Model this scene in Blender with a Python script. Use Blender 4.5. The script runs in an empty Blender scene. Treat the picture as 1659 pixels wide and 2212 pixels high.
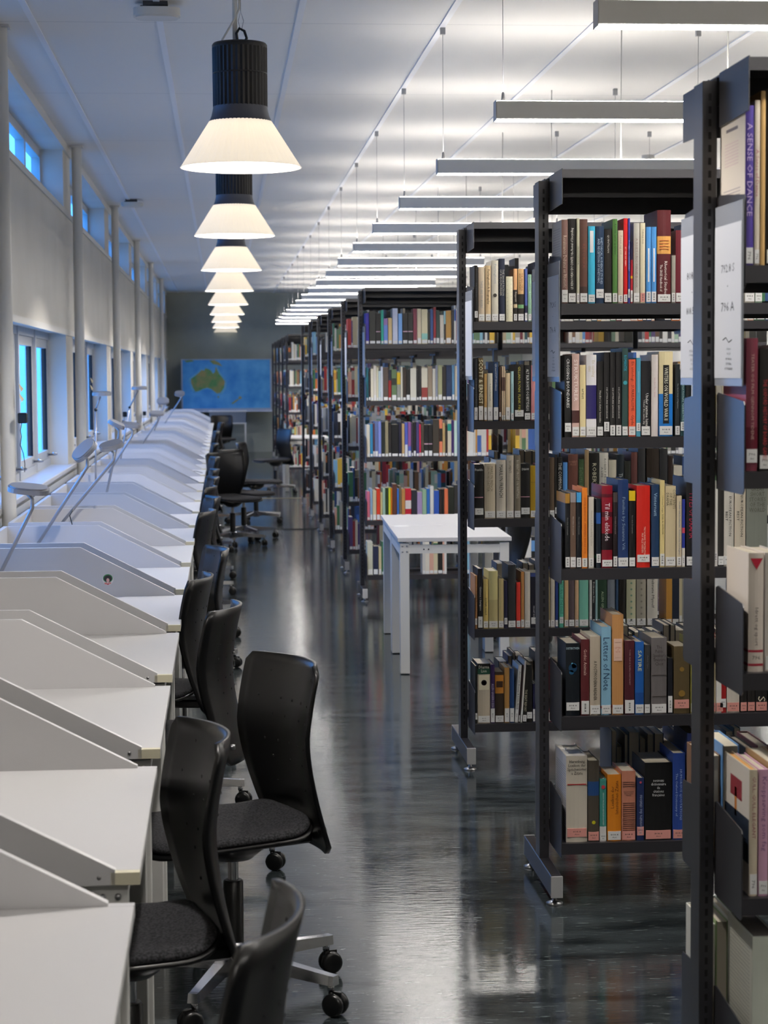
import bpy, bmesh, math, random
from mathutils import Vector, Matrix
R = random.Random(7)
PI = math.pi
sc = bpy.context.scene
COL = sc.collection
# ---------------------------------------------------------------- camera
F_PX, W_PX, H_PX = 4300.0, 1659.0, 2212.0
EYE = Vector((0, 0, 1.6))
vY = Vector(((479 - 829.5) / F_PX, (1106 - 808) / F_PX, -1)).normalized()
vZ = Vector((-0.0125, 1, 0)); vZ = (vZ - vY * vZ.dot(vY)).normalized()
vX = vY.cross(vZ)
cam = bpy.data.cameras.new('camera'); camo = bpy.data.objects.new('camera', cam); COL.objects.link(camo)
camo.matrix_world = Matrix.Translation(EYE) @ Matrix((vX, vY, vZ)).to_4x4()
cam.sensor_fit = 'VERTICAL'; cam.sensor_height = 36; cam.lens = F_PX / H_PX * 36
cam.clip_start = 0.05; cam.clip_end = 200
cam.dof.use_dof = True; cam.dof.focus_distance = 6.6; cam.dof.aperture_fstop = 9.0
sc.camera = camo
MW = camo.matrix_world.copy()
def at_depth(px, py, Y):
    """the point of the place seen at a pixel of the photograph, at distance Y down the room: (X, Z)"""
    d = MW.to_3x3() @ Vector(((px - 829.5) / F_PX, (1106 - py) / F_PX, -1))
    t = Y / d.y
    return d.x * t, EYE.z + d.z * t
# ---------------------------------------------------------------- view, world, sky
sc.view_settings.view_transform = 'Standard'; sc.view_settings.look = 'None'
sc.view_settings.exposure = 0.42; sc.view_settings.gamma = 1; sc.view_settings.use_curve_mapping = False
SKY_STRENGTH = 6.0
LAMP_W = 85.0
TUBE_DOWN, TUBE_UP = 50.0, 24.0
wd = bpy.data.worlds.new('sky'); sc.world = wd; wd.use_nodes = True
nt = wd.node_tree; bg = nt.nodes['Background']
tc = nt.nodes.new('ShaderNodeTexCoord'); sp = nt.nodes.new('ShaderNodeSeparateXYZ'); cr = nt.nodes.new('ShaderNodeValToRGB')
nt.links.new(tc.outputs['Generated'], sp.inputs[0]); nt.links.new(sp.outputs['Z'], cr.inputs[0]); nt.links.new(cr.outputs[0], bg.inputs[0])
cr.color_ramp.elements[0].position = 0.0; cr.color_ramp.elements[0].color = (0.035, 0.16, 0.42, 1)
cr.color_ramp.elements[1].position = 0.35; cr.color_ramp.elements[1].color = (0.10, 0.36, 1.0, 1)
bg.inputs[1].default_value = SKY_STRENGTH
try:
    sc.cycles.max_bounces = 7; sc.cycles.diffuse_bounces = 4; sc.cycles.glossy_bounces = 3; sc.cycles.transparent_max_bounces = 8
    sc.cycles.transmission_bounces = 3; sc.cycles.sample_clamp_indirect = 4.0; sc.cycles.caustics_reflective = False; sc.cycles.caustics_refractive = False
    sc.cycles.use_denoising = True
except Exception: pass

# ---------------------------------------------------------------- materials
def lin(h):
    if isinstance(h, (tuple, list)): return tuple(h) + (1,)
    c = [int(h[i:i + 2], 16) / 255 for i in (0, 2, 4)]
    return tuple((x / 12.92 if x <= .04045 else ((x + .055) / 1.055) ** 2.4) for x in c) + (1,)
_m = {}
def mat(name, col, rough=.5, metal=0, spec=.5, emis=None, es=0, coat=0):
    if name in _m: return _m[name]
    m = bpy.data.materials.new(name); m.use_nodes = True; b = m.node_tree.nodes['Principled BSDF']
    b.inputs['Base Color'].default_value = lin(col); b.inputs['Roughness'].default_value = rough
    b.inputs['Metallic'].default_value = metal; b.inputs['Specular IOR Level'].default_value = spec
    b.inputs['Coat Weight'].default_value = coat
    if emis: b.inputs['Emission Color'].default_value = lin(emis); b.inputs['Emission Strength'].default_value = es
    _m[name] = m; return m
def noise_mix(m, c1, c2, scale=(1, 1, 1), nscale=5, detail=4, lo=.35, hi=.65, bump=0, bscale=None, coord='Object'):
    """surface colour from object-space noise, with optional bump"""
    n = m.node_tree.nodes; l = m.node_tree.links; b = n['Principled BSDF']
    t = n.new('ShaderNodeTexCoord'); mp = n.new('ShaderNodeMapping'); mp.inputs['Scale'].default_value = scale
    nz = n.new('ShaderNodeTexNoise'); nz.inputs['Scale'].default_value = nscale; nz.inputs['Detail'].default_value = detail
    rp = n.new('ShaderNodeValToRGB'); rp.color_ramp.elements[0].color = lin(c1); rp.color_ramp.elements[1].color = lin(c2)
    rp.color_ramp.elements[0].position = lo; rp.color_ramp.elements[1].position = hi
    l.new(t.outputs[coord], mp.inputs[0]); l.new(mp.outputs[0], nz.inputs['Vector']); l.new(nz.outputs[0], rp.inputs[0]); l.new(rp.outputs[0], b.inputs['Base Color'])
    if bump:
        bp = n.new('ShaderNodeBump'); bp.inputs['Strength'].default_value = bump; bp.inputs['Distance'].default_value = .002
        l.new(nz.outputs[0], bp.inputs['Height']); l.new(bp.outputs[0], b.inputs['Normal'])
    return m
M_wall = noise_mix(mat('painted_wall', 'cfccc4', .6), 'cbc8c0', 'd2cfc8', nscale=2)
M_ceil = mat('ceiling_panel', 'e4e2df', .55)
def ceiling_nodes(m):
    n = m.node_tree.nodes; l = m.node_tree.links; b = n['Principled BSDF']
    t = n.new('ShaderNodeTexCoord'); s = n.new('ShaderNodeSeparateXYZ'); l.new(t.outputs['Object'], s.inputs[0])
    md = n.new('ShaderNodeMath'); md.operation = 'MODULO'; md.inputs[1].default_value = 2.4; l.new(s.outputs['Y'], md.inputs[0])
    lt = n.new('ShaderNodeMath'); lt.operation = 'LESS_THAN'; lt.inputs[1].default_value = .006; l.new(md.outputs[0], lt.inputs[0])
    mx = n.new('ShaderNodeMixRGB'); mx.inputs[1].default_value = lin('e4e2df'); mx.inputs[2].default_value = lin('a8a8ac'); l.new(lt.outputs[0], mx.inputs[0])
    l.new(mx.outputs[0], b.inputs['Base Color'])
ceiling_nodes(M_ceil)
M_far = noise_mix(mat('dark_green_grey_wall', '8e948f', .7), '868d88', '949a95', nscale=1.5)
M_floor = mat('polished_linoleum', '2c3133', .16, spec=.6)
def floor_nodes(m):
    n = m.node_tree.nodes; l = m.node_tree.links; b = n['Principled BSDF']
    t = n.new('ShaderNodeTexCoord')
    def nz(scale, ns, det=4):
        mp = n.new('ShaderNodeMapping'); mp.inputs['Scale'].default_value = scale; l.new(t.outputs['Object'], mp.inputs[0])
        z = n.new('ShaderNodeTexNoise'); z.inputs['Scale'].default_value = ns; z.inputs['Detail'].default_value = det; l.new(mp.outputs[0], z.inputs['Vector']); return z
    a = nz((1, 3.2, 1), 3.5, 6); c = nz((4, 18, 1), 5, 3)
    r1 = n.new('ShaderNodeValToRGB'); l.new(a.outputs[0], r1.inputs[0])
    r1.color_ramp.elements[0].position = .35; r1.color_ramp.elements[0].color = lin('1d2123')
    r1.color_ramp.elements[1].position = .68; r1.color_ramp.elements[1].color = lin('40474a')
    r2 = n.new('ShaderNodeValToRGB'); l.new(c.outputs[0], r2.inputs[0])
    r2.color_ramp.elements[0].position = .60; r2.color_ramp.elements[0].color = (0, 0, 0, 1)
    r2.color_ramp.elements[1].position = .75; r2.color_ramp.elements[1].color = (1, 1, 1, 1)
    mx = n.new('ShaderNodeMixRGB'); mx.blend_type = 'MIX'; l.new(r2.outputs[0], mx.inputs[0]); l.new(r1.outputs[0], mx.inputs[1]); mx.inputs[2].default_value = lin('6c7475')
    l.new(mx.outputs[0], b.inputs['Base Color'])
    w = nz((2.2, 13, 1), 6, 4); bp = n.new('ShaderNodeBump'); bp.inputs['Strength'].default_value = .16; bp.inputs['Distance'].default_value = .003
    l.new(w.outputs[0], bp.inputs['Height']); l.new(bp.outputs[0], b.inputs['Normal'])
    rr = n.new('ShaderNodeMapRange'); rr.inputs['To Min'].default_value = .06; rr.inputs['To Max'].default_value = .17; l.new(a.outputs[0], rr.inputs['Value']); l.new(rr.outputs[0], b.inputs['Roughness'])
floor_nodes(M_floor)
M_white = mat('white_laminate', 'c0bfc0', .35)
M_edge = mat('cream_edge_banding', 'cfc9b0', .5)
M_wmetal = mat('white_powder_coat', 'c9c8c4', .4)
M_frame = mat('window_frame_paint', 'b9bcc0', .45)
M_dark = mat('dark_grey_steel', '2e2d31', .30, spec=.6)
M_slot = mat('slot_black', '060607', .8)
M_cap = mat('light_grey_plastic', 'a9a9aa', .5)
M_steel = mat('brushed_steel', 'a0a0a2', .35, 1)
M_chrome = mat('polished_aluminium', 'c9c9cc', .14, 1)
M_black = mat('black_lacquered_ply', '070708', .34, spec=.36)
M_plastic = mat('black_plastic', '0b0b0c', .3)
M_fabric = noise_mix(mat('charcoal_felt', '29292b', .95, spec=.2), '18181a', '37373a', nscale=180, detail=2, bump=.4)
M_rub = mat('black_rubber', '0a0a0a', .5)
M_page = mat('paper_pages', 'c9c0ac', .8)
M_sticker = mat('white_paper_label', 'dcdcda', .6)
M_pink = mat('salmon_paper_label', 'd8958b', .6)
M_ink = mat('printed_ink', '2a2a2c', .7)
M_tube = mat('tube_down_diffuser', 'ffffff', .5, emis='fffaf3', es=TUBE_DOWN)
M_tubeup = mat('tube_up_diffuser', 'ffffff', .5, emis='fff8ee', es=TUBE_UP)
M_house = mat('white_luminaire_housing', 'f0efec', .45)
M_strip = mat('aluminium_ceiling_strip', 'e9ebf0', .4)
M_heat = mat('black_anodised_heatsink', '121113', .4, .3)
M_collar = mat('grey_anodised_collar', '4b4d55', .4, .5)
M_diff = mat('led_diffuser', 'ffffff', .5, emis='fff4e6', es=14)
M_blacklens = mat('black_lens', '050505', .1)
def shade_mat():
    m = bpy.data.materials.new('translucent_ribbed_shade'); m.use_nodes = True; n = m.node_tree.nodes; l = m.node_tree.links
    b = n['Principled BSDF']; b.inputs['Base Color'].default_value = lin('f3ecdd'); b.inputs['Roughness'].default_value = .4
    b.inputs['Emission Color'].default_value = lin('fff8ec'); b.inputs['Emission Strength'].default_value = .6
    tr = n.new('ShaderNodeBsdfTranslucent'); tr.inputs[0].default_value = lin('c4bcae'); mx = n.new('ShaderNodeMixShader'); mx.inputs[0].default_value = .5
    l.new(b.outputs[0], mx.inputs[1]); l.new(tr.outputs[0], mx.inputs[2]); l.new(mx.outputs[0], n['Material Output'].inputs[0])
    return m
M_shade = shade_mat()
def glass_mat():
    m = bpy.data.materials.new('window_glass'); m.use_nodes = True; n = m.node_tree.nodes; l = m.node_tree.links
    n.remove(n['Principled BSDF']); t = n.new('ShaderNodeBsdfTransparent'); t.inputs[0].default_value = (.86, .95, .98, 1)
    g = n.new('ShaderNodeBsdfGlossy'); g.inputs['Roughness'].default_value = .02
    mx = n.new('ShaderNodeMixShader'); mx.inputs[0].default_value = .12
    l.new(t.outputs[0], mx.inputs[1]); l.new(g.outputs[0], mx.inputs[2]); l.new(mx.outputs[0], n['Material Output'].inputs[0])
    return m
M_glass = glass_mat()
def cov(h): return mat('cover_' + h, h, .42)

# ---------------------------------------------------------------- mesh helpers
class MB:
    def __init__(s): s.v = []; s.f = []; s.mi = []; s.mats = []; s.sm = []
    def slot(s, m):
        if m not in s.mats: s.mats.append(m)
        return s.mats.index(m)
    def add(s, vs, fs, m, smooth=False):
        o = len(s.v); s.v += [tuple(p) for p in vs]; k = s.slot(m)
        for f in fs: s.f.append([o + i for i in f]); s.mi.append(k); s.sm.append(smooth)
    def box(s, x0, x1, y0, y1, z0, z1, m, xf=None):
        vs = [(x, y, z) for x in (x0, x1) for y in (y0, y1) for z in (z0, z1)]
        if xf: vs = [xf @ Vector(p) for p in vs]
        s.add(vs, [(0, 1, 3, 2), (4, 6, 7, 5), (0, 4, 5, 1), (2, 3, 7, 6), (0, 2, 6, 4), (1, 5, 7, 3)], m)
    def cham(s, x0, x1, y0, y1, z0, z1, m, c=.003, xf=None):
        """box with its edges softened"""
        vs = []; 
        for x in (x0, x1):
            for y in (y0, y1):
                for z in (z0, z1):
                    sx = c if x == x0 else -c; sy = c if y == y0 else -c; sz = c if z == z0 else -c
                    vs += [(x, y + sy, z + sz), (x + sx, y, z + sz), (x + sx, y + sy, z)]
        bm = bmesh.new()
        for p in vs: bm.verts.new(xf @ Vector(p) if xf else p)
        r = bmesh.ops.convex_hull(bm, input=bm.verts); bmesh.ops.recalc_face_normals(bm, faces=bm.faces)
        bm.verts.index_update(); s.add([v.co[:] for v in bm.verts], [[v.index for v in f.verts] for f in bm.faces], m); bm.free()
    def tube(s, pts, r, m, n=10, cap=True, rads=None):
        pts = [Vector(p) for p in pts]; rings = []; up = None
        for i, p in enumerate(pts):
            d = (pts[min(i + 1, len(pts) - 1)] - pts[max(i - 1, 0)]).normalized()
            if up is None: up = d.orthogonal().normalized()
            up = (up - d * up.dot(d)).normalized(); b = d.cross(up); rr = rads[i] if rads else r
            rings.append([p + (up * math.cos(a) + b * math.sin(a)) * rr for a in [2 * PI * k / n for k in range(n)]])
        vs = [q for rg in rings for q in rg]; fs = []
        for i in range(len(rings) - 1):
            for k in range(n): fs.append((i * n + k, i * n + (k + 1) % n, (i + 1) * n + (k + 1) % n, (i + 1) * n + k))
        if cap: fs.append(tuple(range(n))[::-1]); fs.append(tuple((len(rings) - 1) * n + k for k in range(n)))
        s.add(vs, fs, m, True)
    def lathe(s, prof, m, n=32, cx=0, cy=0, smooth=True, rib=0, axis='z'):
        vs = []; fs = []
        for (r, z) in prof:
            for k in range(n):
                a = 2 * PI * k / n; q = r * (1 + (rib if k % 2 else -rib))
                p = (cx + q * math.cos(a), cy + q * math.sin(a), z)
                vs.append(p)
        for i in range(len(prof) - 1):
            for k in range(n): fs.append((i * n + k, i * n + (k + 1) % n, (i + 1) * n + (k + 1) % n, (i + 1) * n + k))
        s.add(vs, fs, m, smooth)
    def disc(s, cx, cy, z, r, m, n=24, flip=False):
        vs = [(cx + r * math.cos(2 * PI * k / n), cy + r * math.sin(2 * PI * k / n), z) for k in range(n)]
        s.add(vs, [tuple(range(n))[::-1] if flip else tuple(range(n))], m)
    def prism(s, pts, a, b, m, plane='xz'):
        """polygon pts extruded from a to b along the remaining axis"""
        n = len(pts)
        def P(u, w, t): return (u, t, w) if plane == 'xz' else ((t, u, w) if plane == 'yz' else (u, w, t))
        vs = [P(u, w, a) for u, w in pts] + [P(u, w, b) for u, w in pts]
        fs = [tuple(range(n)), tuple(range(n, 2 * n))[::-1]] + [(i, n + i, n + (i + 1) % n, (i + 1) % n) for i in range(n)]
        s.add(vs, fs, m)
    def build(s, name, parent=None, loc=None, fix=False, **tags):
        me = bpy.data.meshes.new(name); me.from_pydata(s.v, [], s.f)
        for m in s.mats: me.materials.append(m)
        me.polygons.foreach_set('material_index', s.mi); me.polygons.foreach_set('use_smooth', s.sm)
        if fix:
            bm = bmesh.new(); bm.from_mesh(me); bmesh.ops.recalc_face_normals(bm, faces=bm.faces); bm.to_mesh(me); bm.free()
        me.update(); o = bpy.data.objects.new(name, me); COL.objects.link(o)
        if parent: o.parent = parent
        if loc: o.location = loc
        tag(o, **tags); return o
def tag(o, label=None, cat=None, group=None, kind=None):
    if label: o['label'] = label
    if cat: o['category'] = cat
    if group: o['group'] = group
    if kind: o['kind'] = kind
    return o
def empty(name, loc=(0, 0, 0), rz=0, **t):
    o = bpy.data.objects.new(name, None); COL.objects.link(o); o.location = loc; o.rotation_euler = (0, 0, rz); o.empty_display_size = .05
    return tag(o, **t)
_kids = {}
def copy_tree(o, parent=None):
    c = o.copy(); COL.objects.link(c); c.parent = parent
    for ch in list(o.children): copy_tree(ch, c)
    return c
_txt = {}
def text_geo(body, bold=0.0):
    k = (body, bold)
    if k in _txt: return _txt[k]
    cu = bpy.data.curves.new('t', 'FONT'); cu.body = body; cu.resolution_u = 1; cu.offset = bold; cu.align_x = 'CENTER'; cu.space_line = .9
    o = bpy.data.objects.new('t', cu); COL.objects.link(o); bpy.context.view_layer.update()
    me = o.to_mesh(); vs = [v.co.copy() for v in me.vertices]; fs = [tuple(p.vertices) for p in me.polygons]
    o.to_mesh_clear(); bpy.data.objects.remove(o); bpy.data.curves.remove(cu)
    if vs:
        x0 = min(v.x for v in vs); x1 = max(v.x for v in vs); y0 = min(v.y for v in vs); y1 = max(v.y for v in vs)
    else: x0 = y0 = 0; x1 = y1 = 1
    c = Vector(((x0 + x1) / 2, (y0 + y1) / 2, 0)); _txt[k] = ([v - c for v in vs], fs, x1 - x0, y1 - y0); return _txt[k]
def put_text(mb, body, cx, cz, length, height, m, mode='down', y=-.0008, bold=.0, ax=None):
    """lettering centred at (cx, cz) on a face looking toward -Y; mode down / up / flat is the reading direction"""
    vs, fs, w, h = text_geo(body, bold)
    if not vs: return
    k = min(length / w, height / h); kx = min(length / w, k * (1.7 if mode == 'flat' else 1.35)); ky = min(height / h, k * 1.35)
    out = []
    for v in vs:
        a, b = v.x * kx, v.y * ky
        if mode == 'down': p = (cx + b, y, cz - a)
        elif mode == 'up': p = (cx - b, y, cz + a)
        else: p = (cx + a, y, cz + b)
        if ax == 'x': p = (y, -p[0], p[2])         # face looking toward -X, lettering runs toward the camera
        out.append(p)
    mb.add(out, fs, m)

# ================================================================= THE ROOM
YB, YE, XR, ZC = -2.5, 41.0, 6.2, 3.26
XW, XG = -1.11, -1.25                     # inner face of the window wall, plane of the glass
b = MB(); b.box(XW - .3, XR, YB, YE, -.1, 0, M_floor); b.build('floor', kind='structure')
b = MB(); b.box(XW - .3, XR, YB, YE, ZC, ZC + .1, M_ceil); b.build('ceiling', kind='structure')
b = MB(); b.box(XW - .3, XR + .1, YE, YE + .1, 0, ZC, M_far); b.build('wall_far', kind='structure')
b = MB(); b.box(XW - .3, XR + .1, YB - .1, YB, 0, ZC, M_wall); b.build('wall_near', kind='structure')
b = MB(); b.box(XR, XR + .1, YB, YE, 0, ZC, M_wall); b.build('wall_right', kind='structure')
piers = [(-.6, -.1), (4.35, 4.95), (9.4, 10.0), (14.45, 15.1), (19.5, 20.2), (24.6, 25.3), (29.7, 30.4), (34.8, 35.5)]
b = MB(); xb = XG - .045
b.box(xb, XW, YB, YE, 0, .93, M_wall); b.box(xb, XW, YB, YE, 1.9, 2.77, M_wall)
b.box(xb, XW, YB, YE, 3.2, ZC, M_wall)
edges = [YB] + [e for p in piers for e in p] + [YE]
bays = []
for i, (p0, p1) in enumerate(piers):
    b.box(xb, XW, p0, p1, .93, 1.9, M_wall); b.box(xb, XW, p0, p1, 2.77, 3.2, M_wall)
b.box(xb, XW, YB, piers[0][0], .93, 1.9, M_wall); b.box(xb, XW, YB, piers[0][0], 2.77, 3.2, M_wall)
b.box(xb, XW, 39.9, YE, .93, 1.9, M_wall); b.box(xb, XW, 39.9, YE, 2.77, 3.2, M_wall)
b.box(xb, XW, piers[0][1], 7.25, .93, 1.9, M_wall); b.box(xb, XW, piers[0][1], 7.25, 2.77, 3.2, M_wall)
b.build('wall_left', kind='structure')
for i, p in enumerate(piers): bays.append((p[1], piers[i + 1][0] if i + 1 < len(piers) else 39.9))
b = MB(); b.cham(XG - .02, XW + .045, YB + .01, YE - .01, .93, .96, M_white, .004)
b.box(XW + .002, XW + .022, YB + .01, YE - .01, .86, .9, M_wmetal); b.build('trim_1', kind='structure')          # window sill board with the rail under it
b = MB(); b.box(XW, XW + .018, YB + .01, YE - .01, 3.2, ZC, M_wmetal)
b.box(XW, XW + .012, YB + .01, YE - .01, 1.885, 1.925, M_wmetal); b.box(XW, XW + .012, YB + .01, YE - .01, 2.745, 2.785, M_wmetal); b.build('trim_2', kind='structure')
wi = 0
bays[2] = (7.25, 9.4) if bays[2][0] < 5 else bays[2]
for (a, e) in [(7.25, 9.4)] + [q for q in bays if q[0] > 9.5]:
    wi += 1; w = empty('window_%d' % wi, (XG, a, .96), kind='structure')
    L = e - a; n = max(2, round(L / 1.1)); st = L / n
    fr = MB(); gl = MB(); hd = MB(); mu = MB()
    fr.box(-.04, .02, 0, L, 0, .05, M_frame); fr.box(-.04, .02, 0, L, .89, .94, M_frame)
    for k in range(n):
        y0, y1 = k * st + .03, (k + 1) * st - .03
        for (q0, q1, z0, z1) in ((y0, y0 + .06, .05, .89), (y1 - .06, y1, .05, .89), (y0 + .06, y1 - .06, .05, .11), (y0 + .06, y1 - .06, .83, .89)):
            fr.cham(-.03, .006, q0, q1, z0, z1, M_frame, .002)
        for q in (y0 + .06, y1 - .075): fr.box(-.028, .0065, q, q + .012, .11, .83, M_slot)
        gl.box(-.004, .0, y0 + .06, y1 - .06, .11, .83, M_glass)
        hd.tube([(.008, y1 - .10, .075), (.07, y1 - .10, .078), (.075, y1 - .17, .082), (.055, y1 - .21, .09)], .008, M_chrome, 8)
        hd.box(.006, .014, y1 - .14, y1 - .05, .062, .09, M_chrome)
    for k in range(n + 1):
        y = k * st; mu.box(-.04, .028 if 0 < k < n else .012, max(0, y - .03), min(L, y + .03), 0, .94, M_frame)
    fr.build('window_frame', w); gl.build('glass', w); hd.build('handle', w); mu.build('mullion', w)
    wi += 1; w = empty('window_%d' % wi, (XG - .03, a, 2.77), kind='structure')
    fr = MB(); gl = MB(); sl = MB()
    fr.box(-.05, .01, 0, L, .13, .19, M_frame); fr.box(-.05, .01, 0, L, .37, .43, M_frame)
    for k in range(n + 1):
        y = k * st; fr.box(-.05, .012, max(0, y - .04), min(L, y + .04), .13, .43, M_frame)
    gl.box(-.0, .006, .04, L - .04, .19, .37, M_glass)
    sl.prism([(0, .16), (.17, 0), (.17, -.01), (0, -.01)], 0, L, M_wmetal, 'xz')
    fr.build('window_frame', w); gl.build('glass', w); sl.build('sloping_sill', w)
# columns
for i, y in enumerate([4.6, 9.72, 14.75, 19.95, 25.0, 29.95, 35.05]):
    b = MB(); b.lathe([(.036, 0), (.036, ZC - .008)], M_wmetal, 24, -1.033, y)
    b.box(-1.08, -.985, y - .05, y + .05, ZC - .012, ZC - .001, M_wmetal)
    b.build('column', kind='structure')
# ceiling strips, floor strip
for x in (-.863, -.27, .383, 1.076, 1.796, 2.61, 3.35, 4.1):
    b = MB(); b.box(x - .015, x + .015, YB, YE, ZC - .006, ZC, M_strip); b.build('ceiling_strip', kind='structure')
b = MB(); b.box(-.9, 1.9, 25.58, 25.62, 0, .004, mat('brass_floor_strip', 'a59a78', .35, .6)); b.build('floor_strip', kind='structure')

# ================================================================= LINEAR CEILING LIGHTS
ORD = ['first', 'second', 'third', 'fourth', 'fifth', 'sixth', 'seventh', 'eighth', 'ninth', 'tenth', 'eleventh', 'twelfth', 'thirteenth', 'fourteenth', 'fifteenth',
       'sixteenth', 'seventeenth', 'eighteenth', 'nineteenth', 'twentieth']
TENS = {20: 'twenty', 30: 'thirty', 40: 'forty'}
def ordn(n):
    if n <= 20: return ORD[n - 1]
    t = n // 10 * 10; return ({30: 'thirtieth', 40: 'fortieth'}[n] if n == t else TENS[t] + '-' + ORD[n - t - 1])
def tube_light():
    t = empty('linear_pendant_light'); L = 1.31
    b = MB(); b.cham(0, L, -.035, .035, .008, .075, M_house, .002)
    b.box(-.002, 0, -.036, .036, .004, .079, M_wmetal); b.box(L, L + .002, -.036, .036, .004, .079, M_wmetal); b.build('housing', t)
    b = MB(); b.box(.002, L - .002, -.032, .032, .0045, .012, M_tube); b.build('lower_diffuser', t)
    b = MB(); b.box(.002, L - .002, -.030, .030, .072, .0775, M_tubeup); b.build('upper_diffuser', t)
    for x in (.03, L - .03):
        b = MB(); b.tube([(x, 0, .08), (x, 0, .71)], .0013, M_steel, 6); b.lathe([(.0, .115), (.005, .11), (.008, .08)], M_steel, 10, x, 0)
        b.box(x - .012, x + .012, -.012, .012, .672, .708, M_cap); b.build('suspension_wire', t)
    b = MB(); b.tube([(.9, 0, .08), (.9, .0, .4), (.902, 0, .70)], .003, M_wmetal, 6); b.build('power_cable', t)
    return t
tl0 = tube_light(); first = True
for col, x in enumerate((1.05, 2.95, 4.75)):  # rows beyond the aisle one are made up, added only for their light
    for k in range(-2, 17):
        y = 5.55 + 2.055 * k
        if y < 0 or (col and k < 0): continue
        o = tl0 if first else copy_tree(tl0); first = False
        o.location = (x, y, 2.55)
        tag(o, 'white linear ceiling light, %s from the camera end, row %s' % (ordn(k + 3), ('nearest the aisle', 'added for light in the middle', 'added for light by side wall')[col]), 'ceiling light', 'linear pendant lights over the bookcases')

# ================================================================= CONE PENDANT LAMPS
def cone_lamp():
    t = empty('pendant_lamp')
    b = MB(); n = 96
    b.lathe([(.250, 0), (.129, .19)], M_shade, n, rib=.004, smooth=False); b.lathe([(.246, .001), (.126, .189)], M_shade, n)
    b.lathe([(.250, 0), (.2515, .002), (.246, .001)], M_shade, n); b.build('lamp_shade', t, fix=False)
    b = MB(); b.lathe([(.130, .188), (.120, .21), (.114, .235), (.112, .25)], M_collar, 48); b.build('collar', t)
    b = MB(); b.lathe([(.111, .248), (.112, .49)], M_heat, 72, rib=.018, smooth=False); b.lathe([(.105, .25), (.105, .49)], M_heat, 36)
    b.lathe([(.112, .38), (.1135, .381), (.1135, .386), (.112, .387)], M_heat, 48)
    b.lathe([(.113, .487), (.114, .50), (.108, .508), (0, .508)], M_heat, 48); b.build('heatsink', t)
    b = MB(); b.lathe([(.12, .18), (0, .18)], M_diff, 32); b.build('led_diffuser', t)
    b = MB(); b.tube([(.012, 0, .505), (.03, 0, .53), (.02, 0, .56), (.0, 0, .57), (-.012, 0, .55), (-.008, 0, .52), (.0, 0, .505)], .006, M_heat, 8); b.build('hanging_ring', t)
    b = MB(); b.tube([(.008, 0, .56), (.018, 0, .60), (.006, 0, .64), (-.004, 0, .60), (.004, 0, .565)], .0018, M_steel, 6); b.tube([(.006, 0, .64), (.006, 0, .81)], .0016, M_steel, 6); b.box(.002, .018, -.004, .004, .69, .70, M_steel); b.build('wire_hook', t)
    b = MB(); b.tube([(-.075, 0, .50), (-.07, 0, .525), (-.03, 0, .59), (.0, .01, .65), (.004, .01, .81)], .0045, M_wmetal, 8); b.build('power_cable', t)
    b = MB(); b.tube([(-.018, .06, .72), (-.018, .06, .81)], .013, M_wmetal, 12); b.tube([(-.018, .012, .512), (-.018, .012, .81)], .0105, M_wmetal, 12); b.build('ceiling_conduit', t)
    ld = bpy.data.lights.new('pendant_lamp_bulb', 'POINT'); ld.energy = LAMP_W; ld.color = (1, .955, .91); ld.shadow_soft_size = .04
    lo = bpy.data.objects.new('pendant_lamp_bulb', ld); COL.objects.link(lo); lo.location = (0, 0, .135); lo.parent = t
    return t
pl0 = cone_lamp()
for k in range(-2, 9):
    o = pl0 if k == -2 else copy_tree(pl0); o.location = (.09, 8.34 + 4.09 * k, 2.45)
    tag(o, ('lit cone pendant lamp with black ribbed top, %s in view from the camera' % ordn(k + 1)) if k >= 0 else ('lit cone pendant lamp above the camera', 'lit cone pendant lamp above the frame over nearest desks')[k + 2], 'pendant lamp', 'cone pendant lamps along the aisle')
# ceiling devices
def access_point(x, y, label):
    t = empty('ceiling_access_point', (x, y, ZC), label=label, cat='ceiling device')
    b = MB(); pts = []
    for k in range(32):
        a = 2 * PI * k / 32; c, s = math.cos(a), math.sin(a); pts.append((.105 * math.copysign(abs(c) ** .6, c), .075 * math.copysign(abs(s) ** .6, s)))
    b.prism(pts, -.062, -.028, M_wmetal, 'xy'); b.prism([(p[0] * .9, p[1] * .9) for p in pts], -.07, -.062, M_wmetal, 'xy'); b.build('cover', t, fix=True)
    b = MB(); b.box(-.06, .05, -.05, .05, -.028, 0, mat('dark_bracket', '3a3a3e', .5)); b.tube([(-.07, -.03, -.02), (-.02, -.06, -.024), (.05, -.05, -.02)], .004, M_plastic, 8); b.build('bracket', t)
access_point(-.27, 9.1, 'white rounded box on ceiling beside the largest cone lamp')
access_point(-.83, 19.2, 'small white rounded box on ceiling above the third window column')
t = empty('smoke_detector', (3.3, 15.3, ZC), label='round white smoke detector on ceiling above the bookcases', cat='smoke detector')
b = MB(); b.lathe([(.05, 0), (.05, -.02), (.045, -.025)], M_wmetal, 24); b.disc(0, 0, -.025, .045, M_wmetal); b.build('base', t)
b = MB(); b.lathe([(.03, -.025), (.032, -.05), (.02, -.058), (0, -.058)], M_cap, 20); b.build('sensor', t)

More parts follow.
